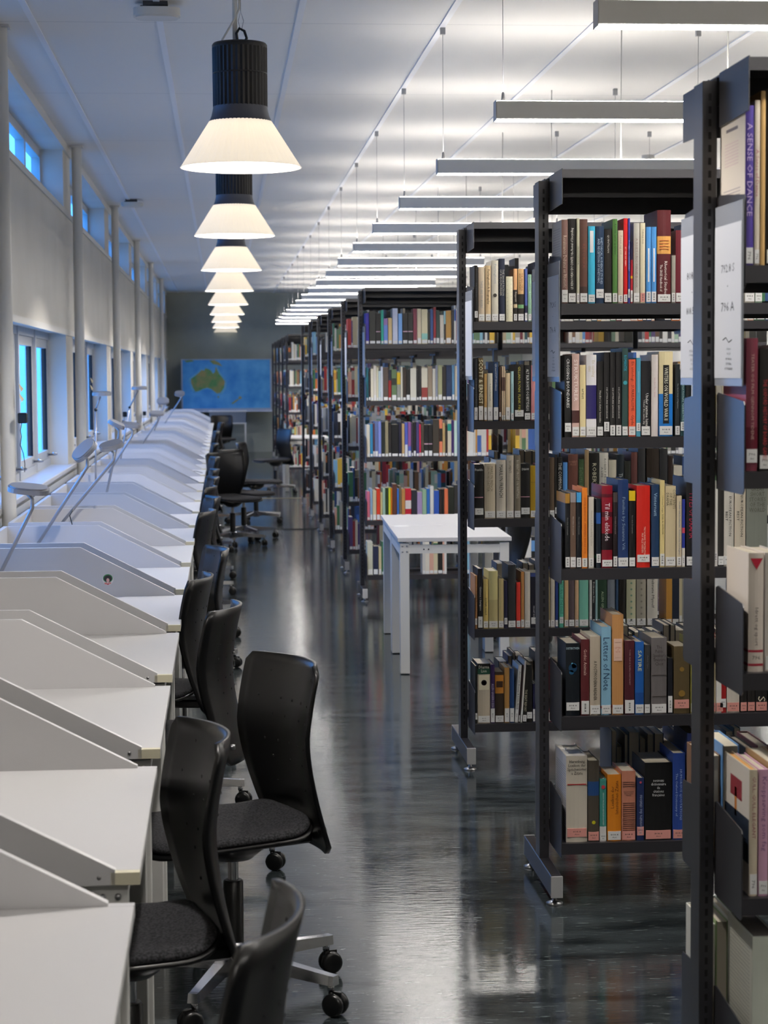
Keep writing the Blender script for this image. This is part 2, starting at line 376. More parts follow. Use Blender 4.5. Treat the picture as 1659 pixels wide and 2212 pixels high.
# ================================================================= DESKS
DESK_P = 1.152; DX0, DX1 = -.985, -.154
def carrel():
    t = empty('study_desk'); L = .95
    b = MB(); b.cham(DX0 + .019, DX1, .019, L - .019, .708, .73, M_white, .0015); b.box(-.205, DX1, 0.0, .0195, .708, .73, M_edge); b.box(-.205, DX1, L - .0195, L, .708, .73, M_white); b.build('desktop', t)
    prof = [(DX0, .708), (-.197, .708), (-.197, .735), (-.562, .925), (DX0, .925)]
    for (a, c) in ((0, .0185), (L - .0185, L)):
        b = MB(); b.prism(prof, a, c, M_white); 
        sp_ = b.build('side_panel', t, fix=True)
        if a == 0: b = MB(); b.tube([(-.225, -.0012, .722), (-.225, .001, .722)], .004, M_steel, 8); b.build('screw', sp_)
    b = MB(); b.box(DX0, DX0 + .0185, .0185, L - .0185, .708, .925, M_white); b.build('back_panel', t)
    for x in (DX0 + .06, DX1 - .075):
        for y in (.03, L - .08):
            b = MB(); b.cham(x, x + .05, y, y + .05, 0.004, .70, M_wmetal, .002)
            if x > -.5: b.box(x - .012, x + .052, y - .001, y + .052, .63, .70, M_wmetal); [b.tube([(x + q, y - .005, z), (x + q, y + .001, z)], .006, M_steel, 8) for q in (.008, .035) for z in (.648, .68)]
            b.build('leg', t)
    b = MB(); b.box(DX1 - .07, DX1 - .03, .08, L - .08, .64, .70, M_wmetal); b.box(DX0 + .06, DX0 + .1, .08, L - .08, .64, .70, M_wmetal)
    for y in (.035, L - .075): b.box(DX0 + .1, DX1 - .07, y, y + .04, .64, .70, M_wmetal)
    b.build('under_frame', t)
    return t
dk = carrel()
NEAR0 = 3.46 - DESK_P
for k in range(32):
    y = NEAR0 + DESK_P * k
    if y + .95 > 40: break
    o = dk if k == 0 else copy_tree(dk); o.location = (0, y, 0)
    tag(o, 'white study desk with sloped side panels, %s along the window wall from the camera' % ordn(k + 1), 'desk', 'white study desks along the windows')
# sticker on a side panel (fifth desk)
sy = NEAR0 + DESK_P * 4 + .95 - .0185
k4 = at_depth(233, 1252, sy - .001)
t = empty('round_sticker', (k4[0], sy - .0006, k4[1]), label='small round sticker with dark hair, green leaves and pink face on a white desk panel', cat='sticker')
b = MB()
def blob(cx, cz, rx, rz, col, y, n=20):
    b.add([(cx + rx * math.cos(2 * PI * i / n), y, cz + rz * math.sin(2 * PI * i / n)) for i in range(n)], [tuple(range(n))], mat('sticker_' + col, col, .5))
blob(0, 0, .0215, .0225, 'd8d4d0', -.0001); blob(0, .005, .019, .0165, '2f7a4a', -.0002); blob(0, .004, .0155, .0135, '17141a', -.0003)
blob(0, -.003, .006, .0085, 'd8a8a0', -.0004); blob(-.008, -.015, .006, .004, 'c87870', -.0004); blob(.007, -.014, .006, .004, 'c98a84', -.0004); blob(0, -.018, .005, .003, 'b85058', -.0005)
b.build('printed_disc', t)

# ================================================================= TASK LAMPS
M_lamp = mat('silver_grey_lamp_paint', '9c9ea4', .35, .6)
def task_lamp(base, head, tilt, label, hr=.078, elbow=None, fold=False):
    t = empty('desk_lamp', base, label=label, cat='desk lamp')
    B = Vector(base); H = Vector(head) - B
    b = MB(); b.lathe([(.05, 0), (.05, .012), (.03, .018), (.012, .05), (0, .05)], M_lamp, 24); b.build('base', t)
    b = MB(); 
    if elbow: E = Vector(elbow) - B; b.tube([(0, 0, .04), E], .006, M_lamp, 8); b.tube([E, H + Vector((-.01, 0, -.02))], .006, M_lamp, 8); b.tube([E + Vector((0, -.012, 0)), E + Vector((0, .012, 0))], .011, M_plastic, 10)
    else:
        K = H + Vector((.012, 0, -.075)); b.tube([(0, 0, .04), K.lerp(Vector((0, 0, .04)), .06), K, H + Vector((.014, 0, -.04)), H + Vector((-.012, 0, -.012))], .0075, M_lamp, 10)
    b.build('arm', t)
    h = MB(); n = 28; pr = []
    for k in range(n):
        a = 2 * PI * k / n; c, s = math.cos(a), math.sin(a); pr.append((hr * math.copysign(abs(c) ** .75, c), hr * .7 * math.copysign(abs(s) ** .75, s)))
    h.prism(pr, -.012, .006, M_lamp, 'xy'); h.prism([(p[0] * .9, p[1] * .9) for p in pr], .006, .012, M_lamp, 'xy')
    h.box(-.035, .005, -.028, .02, -.0135, -.0118, M_cap); h.box(.02, .045, -.02, .02, -.0135, -.0118, M_cap)
    o = h.build('lamp_head', t, fix=True); o.location = H; o.rotation_euler = tilt
    return t
def lamp_px(hx, hy, D, bx, by, **k):
    hX, hZ = at_depth(hx, hy, D); bX, bZ = at_depth(bx, by, D + .0)
    d = (bX - hX, bZ - hZ); s = (.735 - hZ) / d[1]; X = max(DX0 + .09, hX + d[0] * s)
    return (X, D, .7305), (hX, D, hZ)
specs = [((62, 1056), 7.78, (0, 1180), (.18, .1, .1), .080, 'silver desk lamp with oval head nearest the camera, before the second column'),
         ((182, 972), 8.95, (108, 1125), (.5, -.75, .2), .062, 'silver desk lamp with steeply tipped head showing two labels below the sill'),
         ((240, 962), 10.1, (162, 1087), (.35, -.25, .2), .060, 'silver desk lamp behind the one with steeply tipped head'),
         ((282, 918), 14.1, (228, 1014), (.2, .1, 0), .075, 'pale desk lamp with flat head beside the third column'),
         ((252, 916), 12.6, (247, 950), (.2, .45, 0), .055, 'small grey desk lamp in front of a window pier'),
         ((352, 866), 24.5, (316, 925), (.9, 0, 0), .075, 'white desk lamp with head raised upright far along the desks'),
         ((338, 893), 20.6, (322, 915), (.4, 0, 0), .075, 'low white desk lamp with drooping head far along the desks'),
         ((388, 850), 27.8, (365, 885), (.8, 0, 0), .07, 'white desk lamp reaching up in front of the dark end wall')]
for (h, D, bb, tl, hr, lab) in specs:
    kdesk = round((D - NEAR0 - .3) / DESK_P); D2 = D
    off = (D - NEAR0) % DESK_P
    if off < .1: D2 += .12 - off
    if off > .85: D2 -= off - .82
    bs, hd_ = lamp_px(h[0], h[1], D2, bb[0], bb[1]); task_lamp(bs, hd_, tl, lab, hr)
for (h, e, bb, D, lab) in [((220, 850), (207, 885), (205, 960), 13.55, 'tall white folding desk lamp reaching above the window sill'), ((301, 838), (280, 880), (249, 898), 16.9, 'white folding desk lamp with raised head by the fourth column')]:
    hX, hZ = at_depth(h[0], h[1], D); eX, eZ = at_depth(e[0], e[1], D); bX, bZ = at_depth(bb[0], bb[1], D)
    task_lamp((max(bX, -.88), D, .7305), (hX, D, hZ), (.1, 0, 0), lab, .065, (eX, D, eZ))
# chargers hanging on columns
for i, (y, px, py, lab) in enumerate([(9.66, 49, 903, 'black plug adapter on the tallest white column, cord hanging below'), (19.9, 270, 895, 'black plug adapter on the column behind the tall folding lamp'), (24.95, 312, 893, 'black plug adapter on the fourth column along the windows')]):
    x, z = at_depth(px, py, y); x = max(x, -.992)
    t = empty('plug_adapter', (x, y, z), label=lab, cat='plug adapter')
    b = MB(); b.cham(-.021, .021, -.03, .03, -.025, .025, M_plastic, .004); b.build('body', t)
    b = MB(); b.tube([(-.005, 0, -.024), (-.012, 0, -.06), (-.008, .0, -.09), (-.014, 0, -.13), (.0, 0, -.17), (.006, 0, -.22), (.004, 0, -.26)], .002, M_plastic, 6); b.build('cord', t)
M_post = mat('yellowed_note_paper', 'd3c6a0', .7)
for i, (px, py, y, lab) in enumerate([(40, 838, 9.66, 'cream paper note curling off the tallest white column'), (41, 860, 9.66, 'lower cream paper note on the tallest white column'), (195, 822, 14.7, 'cream paper note on the third white column'), (195, 838, 14.7, 'lower cream paper note on the third white column')]):
    x, z = at_depth(px, py, y)
    b = MB(); b.add([(0, 0, .02), (0, .04, .02), (.02, .045, -.005), (.012, .0, -.02)], [(0, 1, 2), (0, 2, 3)], M_post); b.add([(0, 0.001, .02), (0, .041, .02), (.02, .046, -.005), (.012, .001, -.02)], [(2, 1, 0), (3, 2, 0)], M_post)
    b.build('paper_note', loc=(max(x, -.996), y, z), label=lab, cat='note')
# thin cables on the desks
for i, pts in enumerate([[(.0, 0, 0), (.04, .0, .05), (.02, .02, .09), (.0, .0, .05)], [(0, 0, 0), (-.01, 0, .04), (.005, 0, .07)]]):
    x, z = at_depth((415, 155)[i], (985, 1085)[i], (17.6, 9.0)[i])
    b = MB(); b.tube(pts if i else [(-.1, 0, -.005), (-.04, 0, .012), (.03, 0, .012), (.09, 0, -.004)], .0025, M_plastic, 6)
    b.build('thin_cable', loc=(x, (17.6, 9.0)[i], .737 if i == 0 else .93), label=('thin dark cable arched over a far white desk', 'short black cable sticking up behind a white desk panel')[i], cat='cable')

# ================================================================= CHAIRS
def office_chair():
    t = empty('office_chair')
    nu, nv = 14, 22; th = .011; fr, bk = [], []
    for j in range(nv + 1):
        v = j / nv; z = .375 + .49 * v
        off = .05 * (1 - min(v / .55, 1)) ** 1.6 + .035 * max(0, (v - .6) / .4) ** 1.5
        hw = .165 + .035 * math.sin(min(v, .8) / .8 * PI / 2)
        e = min(v, 1 - v) * .49
        if e < .03: hw -= .03 - math.sqrt(max(0, .03 ** 2 - (.03 - e) ** 2))
        for i in range(nu + 1):
            u = -1 + 2 * i / nu
            x = .165 + off - .056 * abs(u) ** 2.2 * (.35 + .65 * min(1, v * 1.6)); fr.append((x, u * hw, z)); bk.append((x + th, u * (hw + (.002)), z))
    b = MB(); N = (nu + 1) * (nv + 1); fs = []
    for j in range(nv):
        for i in range(nu):
            a = j * (nu + 1) + i; fs.append((a, a + 1, a + nu + 2, a + nu + 1)); fs.append((N + a, N + a + nu + 1, N + a + nu + 2, N + a + 1))
    def rim(seq):
        for p, q in zip(seq, seq[1:] + seq[:1]): fs.append((q, p, N + p, N + q))
    rim([i for i in range(nu + 1)] + [j * (nu + 1) + nu for j in range(1, nv + 1)] + [nv * (nu + 1) + i for i in range(nu - 1, -1, -1)] + [j * (nu + 1) for j in range(nv - 1, 0, -1)])
    b.add(fr + bk, fs, M_black, True); back = b.build('backrest', t, fix=True)
    d = MB()
    for (v, us) in ((.9, (-.6, .6)), (.78, (-.62, -.3, .05, .35, .65)), (.66, (-.6, -.25, .1, .45)), (.56, (-.6, -.3, 0, .3, .6)), (.44, (-.45, 0, .45)), (.34, (-.5, .5))):
        for u in us:
            j = round(v * nv); i = round((u + 1) / 2 * nu); p = fr[j * (nu + 1) + i]
            d.tube([(p[0] - .0012, p[1], p[2]), (p[0] + .002, p[1], p[2])], .0035, M_slot, 8); d.tube([(p[0] + th - .001, p[1], p[2]), (p[0] + th + .0012, p[1], p[2])], .0035, M_slot, 8)
    d.build('perforation_pattern', back)
    for y in (-.11, .11):
        b = MB(); x = .205 + (-.056 * (.11 / .18) ** 2.2 * .5); b.tube([(x - .004, y, .43), (x + .016, y, .43)], .0085, M_steel, 12); b.build('bolt', t)
    # seat: plywood shell with felt pad
    def outline(k, n=40, hx=.225, hy=.215):
        out = []
        for i in range(n):
            a = 2 * PI * i / n; c, s = math.cos(a), math.sin(a)
            out.append((hx * k * math.copysign(abs(c) ** .42, c) - .055, hy * k * math.copysign(abs(s) ** .42, s) * (1 - .10 * max(0, c))))
        return out
    def zs(x, z): return z + (.035 * max(0, (x - .08) / .1) ** 2 if x > .08 else 0) - .02 * max(0, (-x - .19) / .1) ** 2
    def seatmesh(rings, m, nm, par):
        b = MB(); vs = []; n = 40
        for (k, z) in rings: vs += [(x, y, zs(x, z)) for x, y in outline(k)]
        fs = [(i * n + j, i * n + (j + 1) % n, (i + 1) * n + (j + 1) % n, (i + 1) * n + j) for i in range(len(rings) - 1) for j in range(n)]
        fs += [tuple(range(n))[::-1], tuple((len(rings) - 1) * n + j for j in range(n))]
        b.add(vs, fs, m, True); return b.build(nm, par, fix=True)
    st = seatmesh([(.9, .428), (1.0, .432), (1.0, .440), (.95, .442)], M_black, 'seat', t)
    seatmesh([(.94, .441), (.97, .447), (.95, .457), (.85, .461), (.5, .458), (.05, .456)], M_fabric, 'seat_pad', st)
    b = MB(); b.lathe([(0, .36), (.05, .362), (.085, .39), (.10, .428)], M_plastic, 24); b.cham(.02, .205, -.05, .05, .385, .415, M_plastic, .006); b.tube([(.0, .08, .405), (0, .2, .405), (.0, .24, .40)], .006, M_plastic, 8, rads=[.006, .006, .012]); b.build('seat_mechanism', t)
    b = MB(); b.lathe([(.026, .10), (.026, .30), (.022, .305)], M_plastic, 20); b.lathe([(.022, .305), (.0, .305)], M_plastic, 20); b.lathe([(.014, .30), (.014, .37)], M_chrome, 16); b.build('gas_column', t)
    b = MB(); b.lathe([(.030, .068), (.038, .075), (.040, .125), (.030, .132), (.026, .132)], M_chrome, 24); b.disc(0, 0, .068, .03, M_plastic, 24, True)
    ends = []
    for k in range(5):
        a = 2 * PI * k / 5 + .175; c, s = math.cos(a), math.sin(a)
        def P(r, w, z): return (c * r - s * w, s * r + c * w, z)
        vs = []
        for (r, w, z0, z1) in ((.03, .022, .075, .125), (.12, .018, .085, .119), (.30, .014, .078, .103), (.315, .014, .078, .103)):
            vs += [P(r, -w, z0), P(r, w, z0), P(r, w * .8, z1), P(r, -w * .8, z1)]
        fs = [(4 * i + j, 4 * i + (j + 1) % 4, 4 * i + 4 + (j + 1) % 4, 4 * i + 4 + j) for i in range(3) for j in range(4)] + [(3, 2, 1, 0), (12, 13, 14, 15)]
        b.add(vs, fs, M_chrome); b.tube([P(.30, 0, .062), P(.30, 0, .08)], .009, M_chrome, 10); ends.append((c * .30, s * .30, a))
    b.build('star_base', t, fix=True)
    for (x, y, a) in ends:
        cs = empty('caster', (x, y, 0), a + R.uniform(-1, 1)); cs.parent = t
        for sgn in (-1, 1):
            w = MB(); prof = [(0, 0), (.020, 0), (.028, .003), (.030, .008), (.028, .016), (.022, .019), (0, .019)]; n = 20; vs = []; fs = []
            for (r, q) in prof:
                for k in range(n): vs.append((.012 + r * math.cos(2 * PI * k / n), sgn * (.004 + q), .030 + r * math.sin(2 * PI * k / n)))
            for i in range(len(prof) - 1):
                for k in range(n): fs.append((i * n + k, i * n + (k + 1) % n, (i + 1) * n + (k + 1) % n, (i + 1) * n + k))
            w.add(vs, fs, M_plastic, True); w.build('wheel', cs, fix=True)
        w = MB(); w.tube([(0, 0, .035), (0, 0, .066)], .007, M_plastic, 10); w.cham(-.006, .03, -.0035, .0035, .03, .062, M_plastic, .001); w.build('fork', cs)
    return t
ch0 = office_chair(); firstc = True
# (x, y, turn in degrees; 0 faces the windows), label
chairs = [(-0.105, 2.720, -9, 'black office chair cut off by the bottom of the photo, curved backrest edge-on'),
          (-0.205, 4.07, 14, 'black office chair with felt seat pushed under the second desk, back perforated'),
          (0.013, 5.050, 25, 'black office chair pulled out into the aisle, tall backrest and felt seat in full view'),
          (-0.157, 6.360, -12, 'black office chair with backrest turned away behind the pulled-out chair'),
          (-0.250, 7.293, -8, 'black office chair tucked in by a leg, slim edge of backrest showing a bolt'),
          (-0.190, 8.410, 11, 'black office chair whose perforated inner back glows blue, fourth desk gap'),
          (-0.250, 10.813, -8, 'black office chair with blue-lit curved top edge at the eighth desk'),
          (-0.226, 11.988, 9, 'black office chair tucked in just past the eighth desk'),
          (-0.250, 13.146, -5, 'black office chair close to the tenth desk'),
          (-0.236, 14.308, 9, 'black office chair with blue inner back near the eleventh desk'),
          (-0.235, 15.483, 4, 'black office chair tucked in at the twelfth desk'),
          (-0.235, 17.767, 8, 'black office chair pushed in at the fourteenth desk'),
          (-0.250, 21.233, 4, 'black office chair pushed in near the seventeenth desk'),
          (-0.245, 25.825, 6, 'black office chair pushed in near the twenty-first desk'),
          (-0.185, 30.425, 6, 'black office chair pushed in near the twenty-fifth desk'),
          (0.011, 35.649, 100, 'black office chair standing in front of the map, back to the camera'),
          (0.085, 18.6, 118, 'black office chair in the aisle with two bolts on its dark back'),
          (0.197, 19.382, 140, 'black office chair in mid aisle, narrow back turned to the camera'),
          (0.351, 21.410, 168, 'black office chair in the aisle facing the bookcases'),
          (0.705, 26.721, 25, 'black office chair with blue-lit back beside the far white table'),
          (1.900, 11.9, 190, 'black office chair half hidden behind the white table and bookcase')]
for (x, y, a, lab) in chairs:
    o = ch0 if firstc else copy_tree(ch0); firstc = False
    o.location = (x, y, 0); o.rotation_euler = (0, 0, math.radians(a)); tag(o, lab, 'office chair', 'black office chairs')

# ================================================================= WHITE TABLES
def table(x, y, rz, wx, wy, label, ring=None):
    t = empty('white_table', (x, y, 0), rz, label=label, cat='table', group='white tables by the bookcases')
    b = MB(); b.cham(0, wx, 0, wy, .708, .73, M_white, .0015); b.build('tabletop', t)
    for (px, py) in ((.012, .012), (wx - .062, .012), (.012, wy - .062), (wx - .062, wy - .062)):
        b = MB(); b.cham(px, px + .05, py, py + .05, .004, .70, M_wmetal, .002); b.box(px + .004, px + .046, py + .004, py + .046, 0, .006, M_rub); b.build('leg', t)
    b = MB()
    for yy in (.014, wy - .036): b.box(.062, wx - .062, yy, yy + .022, .645, .69, M_wmetal)
    for xx in (.014, wx - .036): b.box(xx, xx + .022, .062, wy - .062, .635, .695, M_wmetal)
    for q in (.14, .165): b.tube([(q, .011, .667), (q, .015, .667)], .004, M_slot, 8)
    for q in (.006, .03):
        for z in (.655, .685): b.tube([(.02 + q, .008, z), (.02 + q, .014, z)], .005, M_steel, 8)
    b.build('under_frame', t)
    if ring:
        b = MB(); b.lathe([(.025, .7305), (.035, .734), (.045, .7305)], M_sticker, 24, ring[0], ring[1]); b.build('cable_grommet', t)
table(.915, 10.44, -.028, .605, .86, 'white table with metal legs between the third and fourth bookcases, nearer of two', (.07, .80))
table(.94, 11.31, -.028, .605, .86, 'white table pushed against the back of the nearer white table')
table(.83, 26.95, 0, .62, 1.3, 'white table far down the aisle beside a blue-lit chair')

# ================================================================= BOOKCASES
LV = [1.80, 1.406, 1.015, .572, .188]; X0 = .965; BAY = .958; HD = .25
def bookcase(D, nb, label, slots=True, sign=None, last=None):
    t = empty('metal_bookcase', (X0, D, 0), label=label, cat='bookcase', group='rows of dark metal bookcases')
    for i in range(nb + 1):
        x = i * BAY
        b = MB(); b.cham(x, x + .03, -.038, .038, .07, 2.178, M_dark, .0015)
        if slots and i == 0:
            z = .15
            while z < 2.15: b.box(x + .012, x + .018, -.0386, -.037, z, z + .014, M_slot); z += .0255
        b.build('upright', t)
        f = MB(); f.cham(x - .002, x + .032, -.268, .268, .03, .094, M_dark, .002); fo = f.build('foot', t)
        f = MB(); f.cham(x - .003, x + .033, -.272, -.2675, .029, .095, M_cap, .001); f.cham(x - .003, x + .033, .2675, .272, .029, .095, M_cap, .001); f.build('end_cap', fo)
        for yy in (-.225, .225):
            f = MB(); f.lathe([(.025, 0), (.026, .004), (.012, .010), (.007, .012), (.007, .031)], M_steel, 20, x + .015, yy); f.build('levelling_foot', fo)
    for i in range(nb):
        x = i * BAY + .033; x1 = (i + 1) * BAY - .003
        c = MB(); c.box(x, x1, -.265, .265, 2.187, 2.19, M_dark)
        c.box(x, x1, -.266, -.263, 2.165, 2.189, M_dark); c.box(x, x1, .263, .266, 2.10, 2.189, M_dark)
        c.box(x, x1, -.02, -.017, 2.13, 2.187, M_dark); c.build('canopy', t)
        for xx in (x, x1):
            for s in (-1, 1):
                e = MB(); e.prism([(s * .268, 2.09), (s * .268, 2.192), (s * .045, 2.192), (s * .045, 2.085)], xx - .0012, xx + .0012, M_dark, 'yz'); e.build('canopy_bracket', t, fix=True)
        for z in LV:
            for s in (-1, 1):
                c = MB(); y0, y1 = sorted((s * .032, s * HD)); c.box(x + .001, x1 - .001, y0, y1, z - .003, z, M_dark)
                c.box(x + .001, x1 - .001, *sorted((s * (HD + .001), s * (HD - .002))), z - .033, z, M_dark); c.box(x + .001, x1 - .001, *sorted((s * .032, s * .035)), z - .02, z + .012, M_dark)
                sh = c.build('shelf', t)
                for xx in (x, x1):
                    p = MB(); p.prism([(s * .035, z - .045), (s * .035, z + .145), (s * .05, z + .15), (s * (HD - .006), z + .135), (s * HD, z + .128), (s * (HD + .001), z - .036), (s * (HD - .01), z - .045)], xx - .0011, xx + .0011, M_dark, 'yz')
                    p.build('shelf_bracket', sh, fix=True)
    if sign:
        for s in (-1, 1):
            h = MB(); y0, y1 = sorted((s * .042, s * .255)); h.box(.0255, .0285, y0, y1, 1.57, 1.925, mat('clear_grey_acrylic', '7c7f86', .25)); hp = h.build('sign_holder', t)
            q = MB(); q.box(.0245, .0254, y0 + .004, y1 - .004, 1.585, 1.885, mat('sign_paper', 'a9abb1', .55)); 
            ci = (y0 + y1) / 2
            if D < 7:
                ln = sign[0 if s > 0 else 1]
                for (tx, zz, hh) in ((ln[0], 1.80, .016), ('.', 1.765, .004), (ln[1], 1.725, .018)): put_text(q, tx, -ci, zz, .1, hh, M_ink, 'flat', .0243, 0, 'x')
                q.tube([(.0243, ci - .035, 1.66), (.0243, ci - .01, 1.655), (.0243, ci + .012, 1.665), (.0243, ci + .035, 1.66)], .0008, M_ink, 4)
                for r_, tx in enumerate(ln[2]): put_text(q, tx, -(ci - .01), 1.642 - .0095 * r_, .085, .0052, M_ink, 'flat', .0243, 0, 'x')
            q.build('sign_sheet', hp)
    return t
sgA = (('808 A', '808.5 Q', ['10 Dannelse', '11 Undervisning', '20 Skrift', '50 Lyrik', '60 Drama']), ('792.8 S', '796 A', ['20 Sport', '30 Spill', '40 Idrett', '50 Fiske', '60 Friluftsliv']))
rows = [4.0, 6.07, 8.12, 14.08, 16.1, 18.15, 20.15, 22.2, 24.25, 30.3, 32.35, 34.4, 36.45, 38.5]
nbay = [1, 1, 2, 3, 3, 2, 2, 2, 2, 2, 2, 2, 2, 2]
for i, D in enumerate(rows):
    bookcase(D, nbay[i], 'dark grey double-sided metal bookcase, %s row from the camera%s' % (ordn(i + 1), (', cut off by the photo edge', '', ', beside the white table', ', behind the white table')[i] if i < 4 else ''), slots=(i < 6), sign=sgA if i < 8 else None)

# ================================================================= BOOKS
RN = ['closest', 'second', 'third', 'fourth']; SN = ['top', 'second', 'third', 'fourth', 'bottom']
CN = [('111113', 'black'), ('e0dccf', 'cream'), ('f0f0f0', 'white'), ('808080', 'grey'), ('c02020', 'red'), ('6a1c28', 'dark red'), ('e07828', 'orange'), ('d8b828', 'yellow'), ('2f6a3a', 'green'),
      ('24408c', 'blue'), ('1a2440', 'navy'), ('70b0d8', 'light blue'), ('4a2a6a', 'purple'), ('d890a8', 'pink'), ('6a4a34', 'brown'), ('c09a62', 'tan'), ('2a8080', 'teal'), ('8cc0a8', 'pale green'), ('45423c', 'dark grey')]
def cname(h):
    c = [int(h[i:i + 2], 16) for i in (0, 2, 4)]
    return min(CN, key=lambda n: sum((c[j] - int(n[0][2 * j:2 * j + 2], 16)) ** 2 for j in range(3)))[1]
count = {}
FREE = {}
def book(X, Y, Z, w, h, d, col, row, sh, title=None, tcol='e8e4d8', mode='down', bands=(), lab='w', labh=.026, lean=0, rear=False, size=.62, span=.6, tz=.56, sub=None, rough=None, big=None, paper=None, extra=None, desc=None, lcol=None, lmark=None):
    """one book standing on a shelf; Y is its spine plane (or fore-edge plane for a rear book), X its left side, bands are (z0, z1, colour) shares of the height"""
    key = (row, sh, rear); count[key] = count.get(key, 0) + 1; n = count[key]
    what = desc or (cname(col) + ' book')
    label = '%s, %s from the aisle, %s shelf%s, %s bookcase' % (what, ordn(n), SN[sh], ' rear side' if rear else '', RN[row])
    t = empty('book', (X + w / 2, Y, Z), label=label, cat='book', group='books on the %s shelf of the %s bookcase' % (SN[sh], RN[row]))
    if rear: t.rotation_euler = (0, 0, PI)
    if lean: t.rotation_euler = (0, math.radians(lean), 0); t.location.z += abs(math.sin(math.radians(lean))) * w / 2
    m = cov(col); b = MB(); hw = w / 2 - .0004; bt = min(.0022, w * .12); a = min(.004, w * .12)
    # cover: curved spine and two boards as one U-shaped extrusion
    ns = 5; outer = [(-hw, d)] + [(-hw + 2 * hw * i / ns, a * (1 - math.sin(PI * i / ns))) for i in range(ns + 1)] + [(hw, d)]
    inner = [(hw - bt, d), (hw - bt, a + bt), (-hw + bt, a + bt), (-hw + bt, d)]
    pts = outer + inner; N = len(pts); b.add([(x, y, z) for z in (0, h) for x, y in pts], [(i, (i + 1) % N, N + (i + 1) % N, N + i) for i in range(N)] , m)
    no = len(outer)
    # rims top and bottom
    for z, fl in ((h, 0), (0, 1)):
        ring = [(-hw, a)] + outer[1:-1] + [(hw, a)]
        for seq in ([(-hw, d), (-hw, a), (-hw + bt, a + bt), (-hw + bt, d)], [(hw - bt, d), (hw - bt, a + bt), (hw, a), (hw, d)], outer[1:-1] + [(hw - bt, a + bt), (-hw + bt, a + bt)]):
            b.add([(x, y, z) for x, y in (seq[::-1] if not fl else seq)], [tuple(range(len(seq)))], m)
    for (z0, z1, c) in bands:
        mm = cov(c); seg = outer[1:-1]; n_ = len(seg); b.add([(x * 1.002, y - .0003, z) for z in (z0 * h, z1 * h) for x, y in seg], [(i, i + 1, n_ + i + 1, n_ + i) for i in range(n_ - 1)], mm)
        b.add([(-hw - .0003, y, z) for z in (z0 * h, z1 * h) for y in (d * .999, a)], [(0, 1, 3, 2)], mm)
    if lcol: b.box(-hw - .0005, -hw, a + .001, d - .0005, .0008, h - .0008, cov(lcol))
    for (q0, q1, z0, z1, c) in (lmark or ()): b.box(-hw - .0009, -hw - .0004, d * q0, d * q1, h * z0, h * z1, cov(c))
    if extra: extra(b, w, h)
    b.build('cover', t)
    if paper: pm = mat('pages_' + paper, paper, .8)
    else: pm = M_page
    b = MB(); b.box(-hw + bt, hw - bt, a + bt, d - .003, .002, h - .003, pm); b.build('page_block', t)
    ytop = .0 - .0004
    if lab:
        b = MB(); lm = M_pink if lab == 'p' else M_sticker; lw = hw * .92; z0 = .004 + (.012 if labh < .03 and n % 5 == 1 else 0)
        b.box(-lw, lw, -.0008, a * .8, z0, z0 + labh, lm)
        if row < 3:
            code = ('796', '808.8', '810', '839')[row]
            if w > .017 and labh < .04: put_text(b, code, 0, z0 + labh * .62, lw * 1.3, .0045, M_ink, 'flat', -.001); put_text(b, 'Abc'[:1] + 'nt', 0, z0 + labh * .3, lw * .7, .004, M_ink, 'flat', -.001)
            else: put_text(b, code, 0, z0 + labh * .5, labh * .7, min(.006, w * .4), M_ink, 'down', -.001)
        b.build('spine_label', t)
    if title:
        b = MB(); tm = mat('lettering_' + tcol, tcol, .6)
        if mode == 'flat':
            put_text(b, title, 0, h * tz, w * size * 1.3, h * span, tm, 'flat', -.0009, .0)
        else:
            put_text(b, title, (w * .12 if sub else 0), h * tz, h * span, w * size * (.5 if sub else 1), tm, mode, -.0009, .0)
            if sub: put_text(b, sub, -w * .22, h * tz, h * span * .8, w * .22, tm, mode, -.0009)
        b.build('title_lettering', t)
    return t
PAL = ['15161a', '1a1816', '202636', '2c2a28', 'c9bfa6', 'd6cfbf', 'cbbf9c', 'd8d6d0', 'b5a888', '8a2a2c', 'a83030', '6a1f2c', '27426e', '3a5ea0', '5f8fc4', '86b4c8', '3a6a48', '5c7a58', '9cb8a0', 'b8863c', 'c46a2c', 'd8b040', '7a5a40', '5a4030', '4b3a6a', '7a7a7c', '9a968c', '1e4a50', 'cfa08c', '2e2e34', 'c8c4bc', 'ddd8cc']
def T(o, s, D, row, sh, base, items):
    """items measured on the photograph: (left, right, top, colour, options) in a crop with origin o and scale s; D the bookcase's distance"""
    Y = D - HD + .016; xs = None
    for it in items:
        x0, x1, ty, c = it[:4]; k = dict(it[4]) if len(it) > 4 else {}
        py = o[1] + base / s; X, _z = at_depth(o[0] + x0 / s, py, Y); Xr, _ = at_depth(o[0] + x1 / s, py, Y)
        _, zt = at_depth(o[0] + x0 / s, o[1] + ty / s, Y); _, zb = at_depth(o[0] + x0 / s, py, Y)
        h = min(zt - zb, .345); X = max(X, X0 + .036)
        if Xr - X < .005: continue
        book(X, Y, LV[sh] + .0005, Xr - X - .0004, h, k.pop('d', min(.192, max(.12, h * .7))), c, row, sh, **k)
        xs = Xr
    FREE[(row, sh)] = xs
